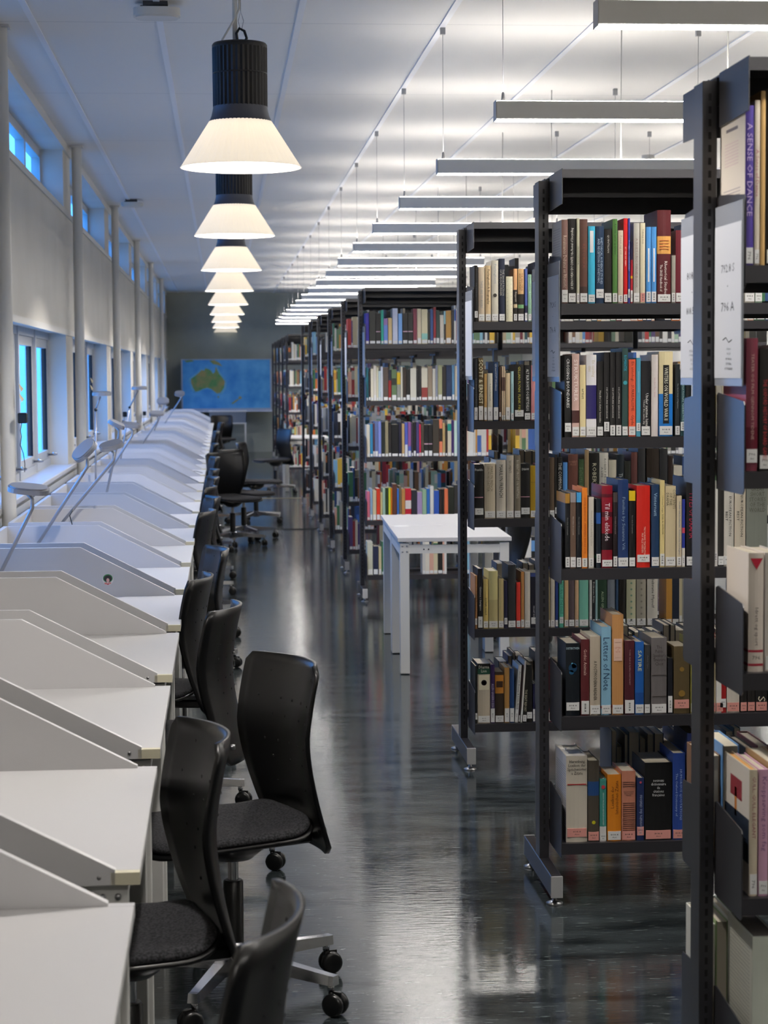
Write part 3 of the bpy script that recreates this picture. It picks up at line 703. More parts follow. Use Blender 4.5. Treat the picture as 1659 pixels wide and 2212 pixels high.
def fillers(D, row, sh, xend, rear=False, x0=None, lab='w', hmin=.19, hmax=.27, xs=None, pal=None):
    x = xs if xs is not None else FREE.get((row, sh), X0 + .04)
    while x < xend:
        w = R.choice([.013, .018, .022, .026, .031, .036]) ; h = R.uniform(hmin, hmax); d = min(.19, h * .7)
        c = R.choice(pal or PAL)
        if rear: book(x, D + HD - .02, LV[sh] + .0005, w, h, d, c, row, sh, lab=None, rear=True)
        else: book(x, D - HD + .016, LV[sh] + .0005, w, h, d, c, row, sh, lab=lab)
        x += w + .0006
def white_box(z0, z1, k=.55, c='dcdcdc'):
    def f(b, w, h): b.box(-w * k / 2, w * k / 2, -.0007, .001, z0 * h, z1 * h, cov(c))
    return f
def lines(c, zs, k=.9):
    def f(b, w, h):
        for z in zs: b.box(-w * k / 2, w * k / 2, -.0007, .001, z * h, z * h + .0011, cov(c))
    return f
def dot(c, z, r, dx=0, dz=0):
    def f(b, w, h): b.add([(dx * w + r * math.cos(2 * PI * i / 16), -.0008, z * h + r * math.sin(2 * PI * i / 16)) for i in range(16)], [tuple(range(16))], cov(c))
    return f
def many(*fs):
    def f(b, w, h):
        for g in fs: g(b, w, h)
    return f
D1 = rows[1]
T((1195, 440), 5.184, D1, 1, 0, 1095, [
 (95, 168, 155, '7a5d56', dict(title='Renaissance Debates on Rhetoric', tcol='cdb9a6', tz=.5, span=.62, labh=.036, lcol='b8b4ae', lmark=[(.15, .85, .9 - .03 * i, .905 - .03 * i, '8c8a8c') for i in range(16)])),
 (170, 258, 145, '14120f', dict(title='LE RENOUVEAU DU CONTE / the Revival of Storytelling', tcol='f2efe6', mode='up', span=.72, tz=.53, size=.5)),
 (262, 298, 140, 'b7b59c', dict(title='FAGLITTERATUR', tcol='6a6a58', size=.4)),
 (300, 388, 150, '5c3f36', dict(title='RETORIKK', tcol='7c4b3c', span=.5, size=.35, bands=[(.08, .2, '3a2a26')])),
 (392, 472, 230, '3eaed0', dict(extra=white_box(.66, .94, .5), labh=.022)),
 (478, 572, 230, '1c3450', dict(title='RHETORICAL AUDIENCE STUDIES\nAND RECEPTION OF RHETORIC', tcol='b8c8d8', span=.6, size=.6, tz=.55)),
 (574, 658, 262, '1d1a17', dict(title='QUINTILIAN', tcol='c8c4bc', span=.24, tz=.8, size=.28)),
 (664, 722, 150, '4d783b', dict(title='Retorikk, samtal og samfunn', tcol='1f3a18', span=.36, tz=.76, size=.45)),
 (726, 786, 278, 'ccbaa3', dict(title='Poesi og stil', tcol='8f7f70', span=.32, tz=.8, size=.5, labh=.02)),
 (788, 835, 142, 'c6181c', dict(title='ET ORD PÅ VEIEN', tcol='f0dcd0', span=.3, tz=.55, size=.4, labh=.022)),
 (838, 862, 142, '3a3c90', dict(title='STUTTERING DE STEPHEN WARDT', tcol='c8c8e8', span=.75, size=.5)),
 (866, 893, 400, 'ab2030', dict(bands=[(.7, 1, '1d1a3a'), (.4, .44, 'd8b820')], labh=.034)),
 (900, 970, 195, 'b3b0a7', dict(title='A RHETORIC HANDBOOK', tcol='927878', span=.62, size=.35, tz=.5)),
 (974, 1032, 195, 'd4cbae', dict(lab='p', title='TORVALD FOSS', tcol='4a4638', span=.18, tz=.83, size=.3)),
 (1040, 1098, 240, '4c90d0', dict(extra=white_box(.28, .72, .3), labh=.03)),
 (1100, 1158, 240, '4c90d0', dict(extra=white_box(.28, .72, .3), labh=.03)),
 (1165, 1320, 52, '551a1f', dict(bands=[(.53, .72, 'd59c52')], title='Rhetorical Studies', tcol='f0e8e0', span=.36, tz=.27, size=.42, labh=.022, extra=many(lines('b8402c', (.58, .61, .64, .67), .7)), sub='The SAGE Handbook of')),
 (1326, 1372, 560, '9a968c', {})])
T((1195, 740), 5.184, D1, 1, 1, 1045, [
 (128, 205, 130, '101010', dict(title='CROSSING BOUNDARIES', tcol='ecebe6', span=.6, tz=.66, size=.42)),
 (212, 296, 112, 'c7a69c', dict(title='STRUKTURER', tcol='f0e6e0', span=.5, tz=.68, size=.5, bands=[(.17, .32, '4a2a28')])),
 (300, 368, 238, 'dfce9c', dict(title='artist', tcol='4a452e', span=.2, tz=.6, size=.4)),
 (372, 488, 125, 'e4e2e4', dict(bands=[(.22, .63, '2a2460')], lab='w', title='En samling\ndikt', tcol='c8bca0', mode='down', tz=.83, span=.2)),
 (492, 562, 200, '181717', dict(title='Handler i a slutter havnekke', tcol='d8d4cc', span=.42, tz=.4, size=.28)),
 (568, 632, 98, '171617', dict(title='DEI LITTERÆRE SJANGRANE', tcol='d0cdc8', span=.42, tz=.4, size=.3, labh=.028)),
 (636, 698, 98, '171617', dict(title='DEI LITTERÆRE SJANGRANE', tcol='d0cdc8', span=.42, tz=.4, size=.3, labh=.03)),
 (702, 766, 98, '171617', dict(title='DEI LITTERÆRE SJANGRANE', tcol='d0cdc8', span=.42, tz=.4, size=.3, labh=.03)),
 (772, 840, 55, '2e4946', dict(title='ROMANTIK', tcol='22a8c8', span=.18, tz=.83, size=.55, extra=dot('3a98a8', .61, .006))),
 (845, 926, 182, 'e05e3e', dict(title='En antologi · SURREALISME · Glyde', tcol='5a1e14', span=.82, tz=.56, size=.5)),
 (930, 982, 165, '4d9bb6', dict(extra=white_box(.56, .83, .3, '6fb0c4'), labh=.024)),
 (986, 1090, 200, '15151a', dict(title='Under samme himmel', tcol='eeeae4', span=.5, tz=.32, size=.62, sub='Under the same sky')),
 (1100, 1176, 130, 'd6cecb', dict(title='vinder for livet', tcol='c09aa0', span=.5, tz=.6, size=.25, lab=None, extra=None)),
 (1185, 1342, 95, 'e2d4a8', dict(bands=[(.0, .5, '1a74c4')], title='WRITERS ON WORLD WAR II', tcol='e8e4d0', span=.62, tz=.5, size=.3, extra=many(white_box(.15, .84, .42, '0e0d10'), white_box(0, .0, 0)))),
 (1365, 1420, 240, '1b2327', dict(title='The Short Story of Migration', tcol='a0a8a8', size=.3, span=.6)),
 (1425, 1480, 300, '163a40', dict(title='TRANSNATIONAL NARRATIVES', tcol='a8c8c8', size=.35, span=.7)),
 (1485, 1540, 300, '14181a', {}), (1545, 1590, 300, 'c6d0e6', dict(title='BA', tcol='3a4a90', span=.1, tz=.4))])
T((1195, 1020), 5.184, D1, 1, 2, 1085, [
 (135, 190, 245, '14161a', dict(bands=[(.87, 1, 'a87c34')], title='Nordisk Dramatik', tcol='8c8c8c', size=.25, span=.5, labh=.03, paper='d0c4a4')),
 (192, 258, 235, '695447', dict(bands=[(.87, 1, '989090')], title='Nordisk Dramatik', tcol='c0b8b0', size=.22, span=.5, labh=.03)),
 (262, 318, 235, '13151a', dict(bands=[(.87, 1, '48a2da')], title='Nordisk Dramatik', tcol='8c8c8c', size=.25, span=.5, labh=.028)),
 (322, 386, 185, 'e6832b', dict(title='JANNE BJARNSTAD  FEMTIMERS ANDRE HUD', tcol='b44a1c', span=.7, tz=.53, size=.35)),
 (398, 458, 290, 'cec8bc', dict(title='Sisters and Friendship Letter', tcol='9a9488', span=.55, size=.4)),
 (482, 536, 310, '15202b', dict(bands=[(.14, .18, '2a7a50'), (.64, .8, '28569c')], labh=.026)),
 (545, 668, 165, '8a1228', dict(title='Til min elskede', tcol='f4e6ea', span=.46, tz=.56, size=.42, bands=[(.22, .42, '1c0a12'), (.62, .68, '4a0c1c'), (.86, .9, '5a1020')], lab='w', labh=.02)),
 (672, 722, 240, '1f1519', dict(bands=[(.87, 1, '4a3f3e')], title='Nordisk Dramatik', tcol='a08c8c', size=.28, span=.5, labh=.03)),
 (725, 845, 100, '1b3464', dict(title='Families by Susanna Vik', tcol='8fa4ba', span=.7, tz=.5, size=.36, bands=[(.075, .11, '7c828c')])),
 (850, 922, 225, '0f0f11', dict(bands=[(.87, 1, 'dfbf20')], title='Nordisk Dramatik', tcol='8c8c8c', size=.2, span=.5)),
 (935, 1088, 170, 'ce271d', dict(title='TRE NORSKE TEATERSTYKKER\nFRA VILLE VERDEN', tcol='f0c8b8', span=.4, tz=.3, size=.3, labh=.022)),
 (1100, 1190, 160, '1e395b', dict(title='Vinternatt', tcol='a8c6dc', span=.28, tz=.76, size=.4)),
 (1195, 1250, 115, 'dac78b', dict(title='Urmuse/Tunge  EGIL A. WYLLER', tcol='6a5e34', span=.6, tz=.6, size=.4, labh=.036)),
 (1255, 1376, 180, 'ccbc98', dict(title='CONTENTS\nOF THE\nDRAMA', tcol='5a5440', span=.24, tz=.84, size=.85)),
 (1382, 1440, 290, 'd1c2a3', dict(title='SACRED EARTH DRAMAS   Foreword by Ted Hughes', tcol='4a6a90', span=.75, tz=.55, size=.35)),
 (1442, 1478, 330, '2a3890', dict(bands=[(.0, .28, 'ddd6c4'), (.5, .58, 'c84860')], labh=.03)),
 (1490, 1612, 90, '0f0e11', dict(title='TYPES OF DRAMA', tcol='b8264a', span=.52, tz=.58, size=.62))])
T((1195, 1330), 5.184, D1, 1, 3, 1152, [
 (142, 300, 340, '0a121a', dict(title='DETEKTIVEN', tcol='a8c0c8', mode='flat', span=.07, tz=.93, size=.7, extra=many(dot('123a58', .66, .013), dot('2a6a94', .69, .0075, .08), dot('5aa0c0', .72, .003, -.05), dot('1e5478', .6, .007, -.1)), labh=.024)),
 (312, 408, 300, '582125', dict(title='Gothic Animals', tcol='d8b8ac', span=.34, tz=.7, size=.36, labh=.04)),
 (412, 532, 268, 'b5a997', dict(title='A POSTMODERN READER', tcol='1c1a18', span=.5, tz=.44, size=.36)),
 (540, 652, 165, '84b2cb', dict(title='Letters of Note', tcol='16395c', span=.6, tz=.58, size=.62, bands=[(.075, .1, 'b02028')])),
 (660, 790, 30, 'c08c57', dict(extra=many(white_box(.54, .76, .72, 'dcb8a4'), lines('a04030', (.57, .72), .5)), title='LETTERS\nof\nNOTE', tcol='b05040', mode='flat', tz=.65, span=.1, size=.4, bands=[(.07, .1, '8a1c20')])),
 (800, 912, 325, '491b25', dict(title='TONE SELBOE KJÆRLIGHETSKART', tcol='c0a0a0', span=.6, tz=.64, size=.16, labh=.04)),
 (918, 1018, 340, '1d5aa5', dict(title='SATIRE', tcol='dcdca8', span=.36, tz=.74, size=.4, bands=[(.15, .3, '17488c')])),
 (1022, 1088, 375, '343537', dict(title='Parker Tyler', tcol='6a6a6c', span=.3, tz=.75, size=.3, labh=.026)),
 (1098, 1275, 300, '686464', dict(title="The\nPublic\nSpeaker's\nTreasure\nChest", tcol='3a3432', mode='flat', tz=.77, span=.36, size=.62, extra=lines('3c342e', (.51, .23))  , d=.195)),
 (1285, 1338, 530, '13151d', dict(labh=.05)),
 (1350, 1530, 400, '55482e', dict(lab='p', extra=many(dot('8a6c30', .3, .010), dot('8a6c30', .66, .007)))),
 (1540, 1640, 330, '888035', dict())])
T((1195, 1560), 5.184, D1, 1, 4, 1435, [
 (148, 385, 470, 'c8c0b1', dict(title='Harenberg\nLexikon der\nSprichwörter\nu Zitate', tcol='2a2622', mode='flat', tz=.87, span=.17, size=.7, lab='p', extra=lines('a8282c', (.665, .672, .668)), desc='thick cream quotation lexicon with red line', d=.195, paper='e0dcd4', lcol='c4c4c8', lmark=[(.08, .9, .86 - .028 * i, .866 - .028 * i, '8a8a90') for i in range(26)])),
 (390, 518, 530, '49433a', dict(bands=[(.57, .745, '22487e')], lab='p', extra=dot('c8c020', .24, .0055))),
 (522, 598, 735, '3e887e', dict(bands=[(.0, .24, 'd4d0cc')], title='LEBENSWEISHEITEN BERÜHMTER PHILOSOPHEN', tcol='cfe0dc', mode='up', span=.52, tz=.52, size=.5, extra=dot('c03a48', .87, .006), labh=.02)),
 (608, 765, 690, 'd6811d', dict(title='Lexikon der\nlateinischen Zitate', tcol='6a3808', mode='up', span=.5, tz=.66, size=.55)),
 (768, 925, 655, 'c2816a', dict(lab='p', title='DICTIONNAIRE\nDES MAXIMES\nPENSÉES', tcol='2a1a16', mode='flat', tz=.68, span=.1, size=.55, extra=lines('3a221c', [.12 + .03 * i for i in range(15)] + [.78, .81, .84], .86))),
 (935, 1020, 735, '1c2b57', dict(lab='p', title='Dictionnaire des citations', tcol='a8b4cc', mode='up', span=.62, tz=.42, size=.42, extra=dot('c85060', .93, .0035))),
 (1025, 1330, 570, '08080a', dict(lab='p', title='nouveau\ndictionnaire\nde\ncitations\nfrançaises', tcol='e4e4e4', mode='flat', tz=.67, span=.22, size=.42, d=.19)),
 (1338, 1480, 470, '23408b', dict(lab='p', title='HUMOROUS QUOTATIONS', tcol='a8bce0', span=.7, tz=.52, size=.4, sub='The Oxford Dictionary of')),
 (1500, 1640, 250, '1b2757', dict(lab='p'))])
fillers(D1, 1, 2, at_depth(1558, 1230, D1 - HD)[0])
T((1195, 1020), 5.184, D1, 1, 2, 1080, [(1905, 2025, 178, 'cfcac0', dict(title='EUROPEAN FICTION', tcol='1c1a1a', span=.62, tz=.62, size=.42, sub='BEST')), (2032, 2156, 178, 'c9bfac', dict(title='EUROPEAN FICTION', tcol='1c1a1a', span=.62, tz=.62, size=.42, sub='BEST')), (2162, 2400, 150, '7c8078', dict(title='GREAT\nSHORT\nSTORIES\nOF THE\nWORLD', tcol='5e5e52', mode='flat', tz=.8, span=.3, size=.6))])
fillers(D1, 1, 3, at_depth(1553, 1553, D1 - HD)[0], lab='p')
T((1195, 1330), 5.184, D1, 1, 3, 1145, [(1866, 1940, 320, '981a1c', {}), (1945, 2090, 340, 'cbc4b8', dict(lab='p')), (2096, 2172, 420, '191715', dict(lab='p')), (2177, 2262, 420, '1c1917', dict(lab='p')), (2267, 2400, 420, '141313', dict(lab='p', title='S', tcol='d8d0b8', mode='down', span=.08, tz=.2))])
for sh, xe in enumerate((1.60, 1.60, 1.60, 1.62, 1.64)): fillers(D1, 1, sh, xe, lab='w' if sh < 3 else 'p')
D2 = rows[2]
T((1000, 540), 9.759, D2, 2, 0, 1462, [
 (125, 195, 380, '3a50b4', dict(labh=.03)), (200, 240, 340, 'c7bb99', dict(labh=.03)), (245, 322, 270, '191613', dict(title='Collected Poems', tcol='6a6a70', span=.7, size=.3)),
 (330, 465, 310, 'c3b39c', dict(title='THESE ARE MY RIVERS', tcol='8a8c90', span=.5, size=.5, tz=.5)), (475, 595, 280, 'cfb78f', dict(title='Ferlinghetti A Biography', tcol='3a1a1c', span=.62, size=.55, tz=.62)),
 (605, 752, 170, 'c7c2b3', dict(title='Ferlinghetti', tcol='8a94a0', span=.34, tz=.78, size=.42, extra=dot('3a3430', .43, .0075))), (765, 890, 135, '1c2337', dict(title='THE SHORT FICTION\nOF RUDOLPH FISHER', tcol='b8b4a8', span=.42, tz=.62, size=.75)),
 (910, 1058, 510, 'dcd7bb', dict(lab=None, extra=many(*[dot('4a4a44', .08 + .09 * (i // 2) + .03 * (i % 2), .0009, -.3 + .55 * (i % 2)) for i in range(20)]))),
 (1070, 1150, 350, '29241f', dict(bands=[(.6, 1, 'd7a373'), (.26, .33, 'cdb890')], title='Fitzgerald', tcol='e8dcc8', span=.18, tz=.47, size=.55)),
 (1162, 1290, 350, '29241f', dict(bands=[(.52, 1, 'd2ab79'), (.25, .32, '6a9a6a')], title='THE BEAUTIFUL\nAND DAMNED', tcol='5a2a18', span=.34, tz=.75, size=.6)),
 (1305, 1365, 350, '495a98', dict(bands=[(.1, .3, '1c1c38')], labh=.03)), (1375, 1450, 470, '9bc3a7', dict(title='SPECIFICATIONS  F SCOTT FITZGERALD', tcol='3a5a48', span=.85, size=.4)),
 (1455, 1490, 400, '21232b', {}), (1500, 1600, 210, '1b1f35', {})])
T((1000, 755), 9.759, D2, 2, 1, 1455, [
 (150, 212, 475, 'c8ab78', dict(labh=.05)), (222, 318, 140, '17191f', dict(title='Boats Choices in Scott Fitzgerald', tcol='7a7a6c', span=.5, tz=.45, size=.4, labh=.05)), (330, 435, 125, '594928', dict(title='SCOTT & ERNEST', tcol='ece4c4', span=.7, tz=.62, size=.8, labh=.055)),
 (445, 512, 460, 'ae8b54', dict(labh=.05)), (520, 632, 450, 'c8c4b3', dict(title='F. Scott Fitzgerald', tcol='4a4a46', span=.55, size=.3, labh=.05, tz=.6)), (645, 750, 220, '1a3961', dict(title='LEX med SCOTT FITZGERALD', tcol='dcdcd8', span=.46, tz=.74, size=.36, labh=.05)),
 (765, 810, 320, '493325', dict(labh=.018)), (820, 858, 310, 'c8b194', dict(bands=[(.55, .8, '5a4038')], labh=.018)), (860, 896, 310, 'c8b194', dict(bands=[(.55, .8, '5a4038')], labh=.018)), (902, 1000, 450, 'd1bc98', dict(labh=.05)),
 (1012, 1075, 415, 'a2c7cb', dict(title='GJENNOM EKSISTENSENS NÅLEØYE', tcol='2a4a50', span=.7, size=.35)), (1090, 1290, 270, '1b1917', dict(title='GILLIAN FLYNN  FLINK PIKE', tcol='c8bc50', span=.8, tz=.56, size=.25)),
 (1300, 1430, 285, '131211', dict(title='ALT BLIR BORTE OG BETYDELIG', tcol='f0eeea', span=.75, tz=.55, size=.5)), (1440, 1560, 290, 'd68f8f', {})])
T((1000, 950), 3.53, D2, 2, 2, 600, [
 (62, 160, 185, '101011', dict(title='Franklin', tcol='e0e0dc', mode='flat', tz=.9, span=.07, size=.68, bands=[(.385, .4, 'd8a0b0')])), (165, 250, 180, 'c8bca4', dict(title='MARILYN FRENCH\nSIN MORS DATTER', tcol='7a6c54', span=.46, tz=.72, size=.55)),
 (255, 330, 155, 'cec6b7', dict(title='MARILYN FRENCH', tcol='1c1a18', span=.56, tz=.64, size=.55)), (333, 390, 120, 'c3baa9', dict(title="WOMEN'S", tcol='2a2824', span=.2, tz=.82, size=.35)),
 (393, 442, 120, '7a7262', dict(title='ROBERT FROST ON WRITING', tcol='cfc8b8', span=.6, tz=.62, size=.4)), (443, 513, 185, '101011', dict(title='DRAW', tcol='e0e0dc', mode='flat', tz=.9, span=.06, size=.6, bands=[(.385, .4, 'd8a0b0')])),
 (515, 575, 200, 'b18e1b', dict(extra=lines('6a5410', (.68,)))), (578, 612, 190, 'c11f2f', {}),
 (640, 660, 150, '3a3a40', {}), (662, 700, 140, '5a4a3a', {}), (702, 718, 120, '25211d', {}), (722, 760, 140, '131313', dict(title='THE COMMON READER', tcol='d8d4cc', span=.7)), (763, 799, 178, '5893d2', {}),
 (803, 880, 118, '694137', dict(title='ROBERT\nFROST', tcol='a87c68', mode='flat', tz=.86, span=.09, size=.6)), (882, 925, 155, '395131', dict(title='Selected Poems', tcol='6a8060')), (928, 962, 85, '9b8361', {}),
 (965, 1040, 110, '14130e', dict(title='ROBERT', tcol='d4cdb0', span=.36, tz=.66, size=.4)), (1041, 1110, 110, 'd7d3c7', dict(title='ROBERT FROST', tcol='6a6860', span=.6, tz=.7, size=.45, sub='A LIFE')), (1112, 1172, 165, 'cec8b3', dict(title='ROBERT', tcol='4a463c', span=.3, tz=.5)),
 (1175, 1230, 125, '141f27', dict(title='The Oven Bird', tcol='d0d4d4', span=.4, tz=.5)), (1232, 1281, 175, '1d2019', {}), (1283, 1331, 108, '5b3430', {}), (1335, 1392, 80, '2b2b2d', {}), (1400, 1497, 80, '292018', {}), (1500, 1562, 85, '292a2c', {}), (1565, 1602, 140, '291b15', {})])
T((1000, 1170), 3.53, D2, 2, 3, 668, [
 (70, 111, 262, 'a6754b', dict(title='FULLER With the PROCESSION', tcol='4a2c14', span=.75, size=.4)), (115, 153, 210, '141114', dict(title='Guttene i Sarajevo', tcol='e0dcd8', span=.55, tz=.5, size=.45, labh=.045)), (157, 195, 290, 'ccb46b', dict(title='ZONA GALE', tcol='3a3418', span=.35, tz=.45, size=.35)),
 (198, 269, 230, 'c8be87', dict(bands=[(.12, .5, 'b4a878')])), (273, 313, 290, 'bead7b', {}), (315, 342, 305, '21203b', {}), (345, 405, 185, '2b2d2f', dict(lab='w')), (408, 441, 318, 'd6382b', {}), (443, 469, 240, 'b6814b', dict(labh=.03)), (472, 515, 240, 'd2cbbf', {}),
 (518, 603, 250, '121224', dict(title='MARY', tcol='e0dce4', span=.3, tz=.28, size=.55, sub='MARGARET GEORGE', bands=[(.93, 1, '4a5a9a')])), (605, 632, 260, '33334c', {}), (635, 668, 240, '8a7a5a', {}), (670, 702, 250, 'c8c0b0', {}), (705, 727, 150, '1b3376', {}),
 (735, 769, 270, '60b69e', dict(title='RETURN OF THE EXILE', tcol='2a6a58')), (775, 806, 310, 'ceae7f', {}), (808, 852, 280, '54474b', {}), (855, 884, 285, 'c8a781', {}), (887, 959, 200, '76baa6', {}), (965, 986, 200, 'c8c8c3', {}), (988, 1008, 200, '14171a', dict(title='Deliberate Prose', tcol='e0e0dc', span=.6)), (1010, 1028, 200, '8eafaf', {}),
 (1030, 1100, 200, '1d3927', dict(title='ALLEN GINSBERG', tcol='b8c8a8', span=.45, tz=.35, size=.25)), (1103, 1161, 200, '6d757f', {}), (1165, 1187, 200, '253f5b', {}), (1190, 1242, 210, '130f0b', {}), (1248, 1320, 200, 'b4b395', dict(extra=many(*[dot('6a8a78', .1 + .1 * i, .004) for i in range(8)]))), (1325, 1397, 200, '9f998b', dict(extra=many(*[dot('7a766c', .1 + .1 * i, .004) for i in range(8)]))),
 (1405, 1487, 180, 'd1cbbf', dict(title='Celebrate Myself', tcol='3a3836', span=.6, tz=.55, size=.32))])
T((1000, 1370), 8.73, D2, 2, 4, 1722, [
 (180, 277, 640, '101212', {}), (280, 521, 595, 'c3b7a3', dict(bands=[(.915, 1, '131110'), (.82, .915, '1d4937')], title='Dharma\nLion', tcol='e4e0d0', mode='flat', tz=.91, span=.12, size=.62, extra=many(white_box(.56, .8, .8, 'd8d0b4'), dot('2a2624', .68, .0115), dot('5a5450', .675, .008)), desc='cream biography with portrait spine')),
 (523, 606, 620, '2e1b4b', dict(title='ALLEN GINSBERG ESSAYS', tcol='b8b0c8', span=.45, tz=.45, labh=.055)), (610, 777, 760, '322519', dict(bands=[(.58, .94, 'b6782a')], extra=white_box(.7, .82, .75, '3a2414'))), (785, 882, 680, 'ac8147', dict(labh=.055)), (885, 972, 700, '1e3e6e', dict(labh=.055)),
 (975, 1040, 640, 'cfcfcb', dict(lean=4, labh=.05, title='American Beauty & Little Birds', tcol='4a4644', span=.7)), (1046, 1076, 640, '291517', dict(lean=4)), (1082, 1120, 560, 'd7d3cb', dict(lean=4, labh=.05)), (1126, 1200, 690, '16130e', dict(lean=3, title='THE BEAT REPORT', tcol='c8c0a4', span=.4, tz=.4)), (1206, 1312, 640, '11100f', {}),
 (1320, 1364, 1000, '14143a', dict(labh=.05)), (1368, 1414, 1000, '14143a', dict(labh=.05)), (1418, 1464, 1000, '14143a', dict(labh=.05)), (1470, 1512, 1000, 'd65f2c', dict(labh=.04))])
D0 = rows[0]
T((0, 0), 1.0, D0, 0, 0, 582, [(1608, 1628, 236, '49398a', dict(title='A SENSE OF DANCE', tcol='b8a4d0', span=.6, tz=.6, labh=.03, desc='purple-spined dance book with cream cover', d=.195, lcol='b9b0a4', lmark=[(.3, .75, .88, .9, '5a5458')] + [(.28, .8, .8 - .02 * i, .806 - .02 * i, 'b09a9c') for i in range(8)] + [(.2, .85, .5 - .02 * i, .506 - .02 * i, '8c8488') for i in range(12)])), (1629, 1641, 225, 'cdc2b2', dict(title='A Sense of Dance', tcol='a86470', span=.5)), (1642, 1653, 205, 'c6a268', dict(lab=None)), (1655, 1690, 200, '181412', dict())])
T((0, 0), 1.0, D0, 0, 1, 1032, [(1611, 1637, 745, '743040', dict(bands=[(.16, .33, '5a0c20')], title='TEATER OG FILM GJENNOM TIDENE', tcol='b89890', span=.75, size=.3)), (1640, 1664, 768, '14110e', dict(title='THE OXFORD HISTORY OF BOARD GAMES', tcol='b03038', span=.66, tz=.42, size=.4)), (1666, 1700, 760, 'c8c4bc', {})])
T((0, 0), 1.0, D0, 0, 2, 1472, [(1616, 1650, 1215, 'd6cbbf', dict(title='Idrett og sport', tcol='5a4a48', span=.32, tz=.38, size=.28, lab=None, desc='thick white book with red triangle', d=.17,
    bands=[(.165, .185, 'a82438'), (.05, .07, 'a82438')], extra=lambda b, w, h: (b.add([(-w * .4, -.0009, h * .955), (w * .4, -.0009, h * .955), (0, -.0009, h * .86)], [(0, 2, 1)], cov('b01c34')), put_text(b, '796', 0, h * .12, w * .5, .007, M_ink, 'flat', -.001)))), (1652, 1690, 1215, 'dad1ca', {})])
T((0, 0), 1.0, D0, 0, 3, 1975, [(1618, 1636, 1702, 'c7bba4', dict(title='GULL, GULL, ELEGANT', tcol='8a3a4c', span=.5, tz=.7, size=.45, labh=.04, d=.195, paper='d09a58', desc='cream book with orange page edges', lcol='c9c2b8', lmark=[(.02, .98, .25, .6, '232c3a'), (.3, .75, .7, .86, '8a3038'), (.5, .58, .55, .78, 'c07830'), (.1, .8, .42, .43, '8c9098')])), (1638, 1659, 1702, 'c59ab2', dict(title='Kroppsøving som fag', tcol='7a5a80', span=.6, tz=.65)), (1661, 1700, 1690, '9a7a50', {})])
T((0, 0), 1.0, D0, 0, 4, 2410, [(1624, 1680, 2085, 'c0c5b9', dict(d=.195, paper='5a5450', lcol='b4b4a8', bands=[(.0, 1, 'c0c5b9')], lmark=[(.12, .88, .9 - .026 * i, .906 - .026 * i, '8c8c84') for i in range(28)]))])
fillers(D0, 0, 3, 1.12, True, xs=1.0, hmin=.2, hmax=.25); fillers(D0, 0, 4, 1.12, True, xs=1.0, hmin=.24, hmax=.27, pal=['d8d8d0', '8aa070'])
# rear-side books whose tops and fore-edges show over the front rows
RP = ['232427', '2b2a28', '1d2738', '3a2c24', '55565a', '1f3a44', '2a2f4a']
fillers(D1, 1, 3, 1.60, True, xs=1.24, hmin=.20, hmax=.25, pal=RP); fillers(D1, 1, 4, 1.60, True, xs=1.205, hmin=.22, hmax=.29, pal=RP); fillers(D1, 1, 2, 1.55, True, xs=1.47, hmin=.2, hmax=.27, pal=RP)
fillers(D2, 2, 1, 1.40, True, xs=1.05, hmin=.2, hmax=.25, pal=RP); fillers(D2, 2, 2, 1.75, True, xs=1.1, hmin=.2, hmax=.27, pal=RP); fillers(D2, 2, 4, 1.35, True, xs=1.14, hmin=.19, hmax=.25, pal=RP); fillers(D2, 2, 3, 1.3, True, xs=1.13, hmin=.2, hmax=.28, pal=RP)

# fourth bookcase: small in the photograph, each book one mesh
def small_book(b, x, y, z, w, h, d, c, sticker=True, face=-1, two=None):
    m = cov(c); e = w - .0006; y0, y1 = (y, y + d) if face < 0 else (y - d, y)
    b.box(x, x + e, y0, y1, z, z + h, m); b.box(x + .0015, x + e - .0015, y0 + .003, y1 - .003, z + h, z + h + .0006, M_page)
    if two: b.box(x, x + e, y0 - .0005, y0, z + h * two[0], z + h * two[1], cov(two[2]))
    if sticker and face < 0: b.box(x + e * .08, x + e * .92, y0 - .0012, y0, z + .004, z + R.choice((.022, .026, .04)), M_sticker)
D3 = rows[3]
def T3(o, s, sh, base, items):
    Y = D3 - HD + .016; end = 0
    for it in items:
        x0, x1, ty, c = it[:4]; two = it[4] if len(it) > 4 else None
        py = o[1] + base / s; X, zb = at_depth(o[0] + x0 / s, py, Y); Xr, _ = at_depth(o[0] + x1 / s, py, Y); _, zt = at_depth(o[0] + x0 / s, o[1] + ty / s, Y)
        X = max(X, X0 + .036)
        if Xr - X < .006: continue
        key = (3, sh, False); count[key] = count.get(key, 0) + 1
        b = MB(); small_book(b, 0, 0, 0, Xr - X - .0004, min(.33, zt - zb), .17, c, True, -1, two)
        b.build('book', loc=(X, Y, LV[sh] + .0005), label='%s book, %s from the aisle, %s shelf, fourth bookcase behind the table' % (cname(c), ordn(count[key]), SN[sh]), cat='book', group='books on the %s shelf of the fourth bookcase' % SN[sh])
        end = Xr
    return end
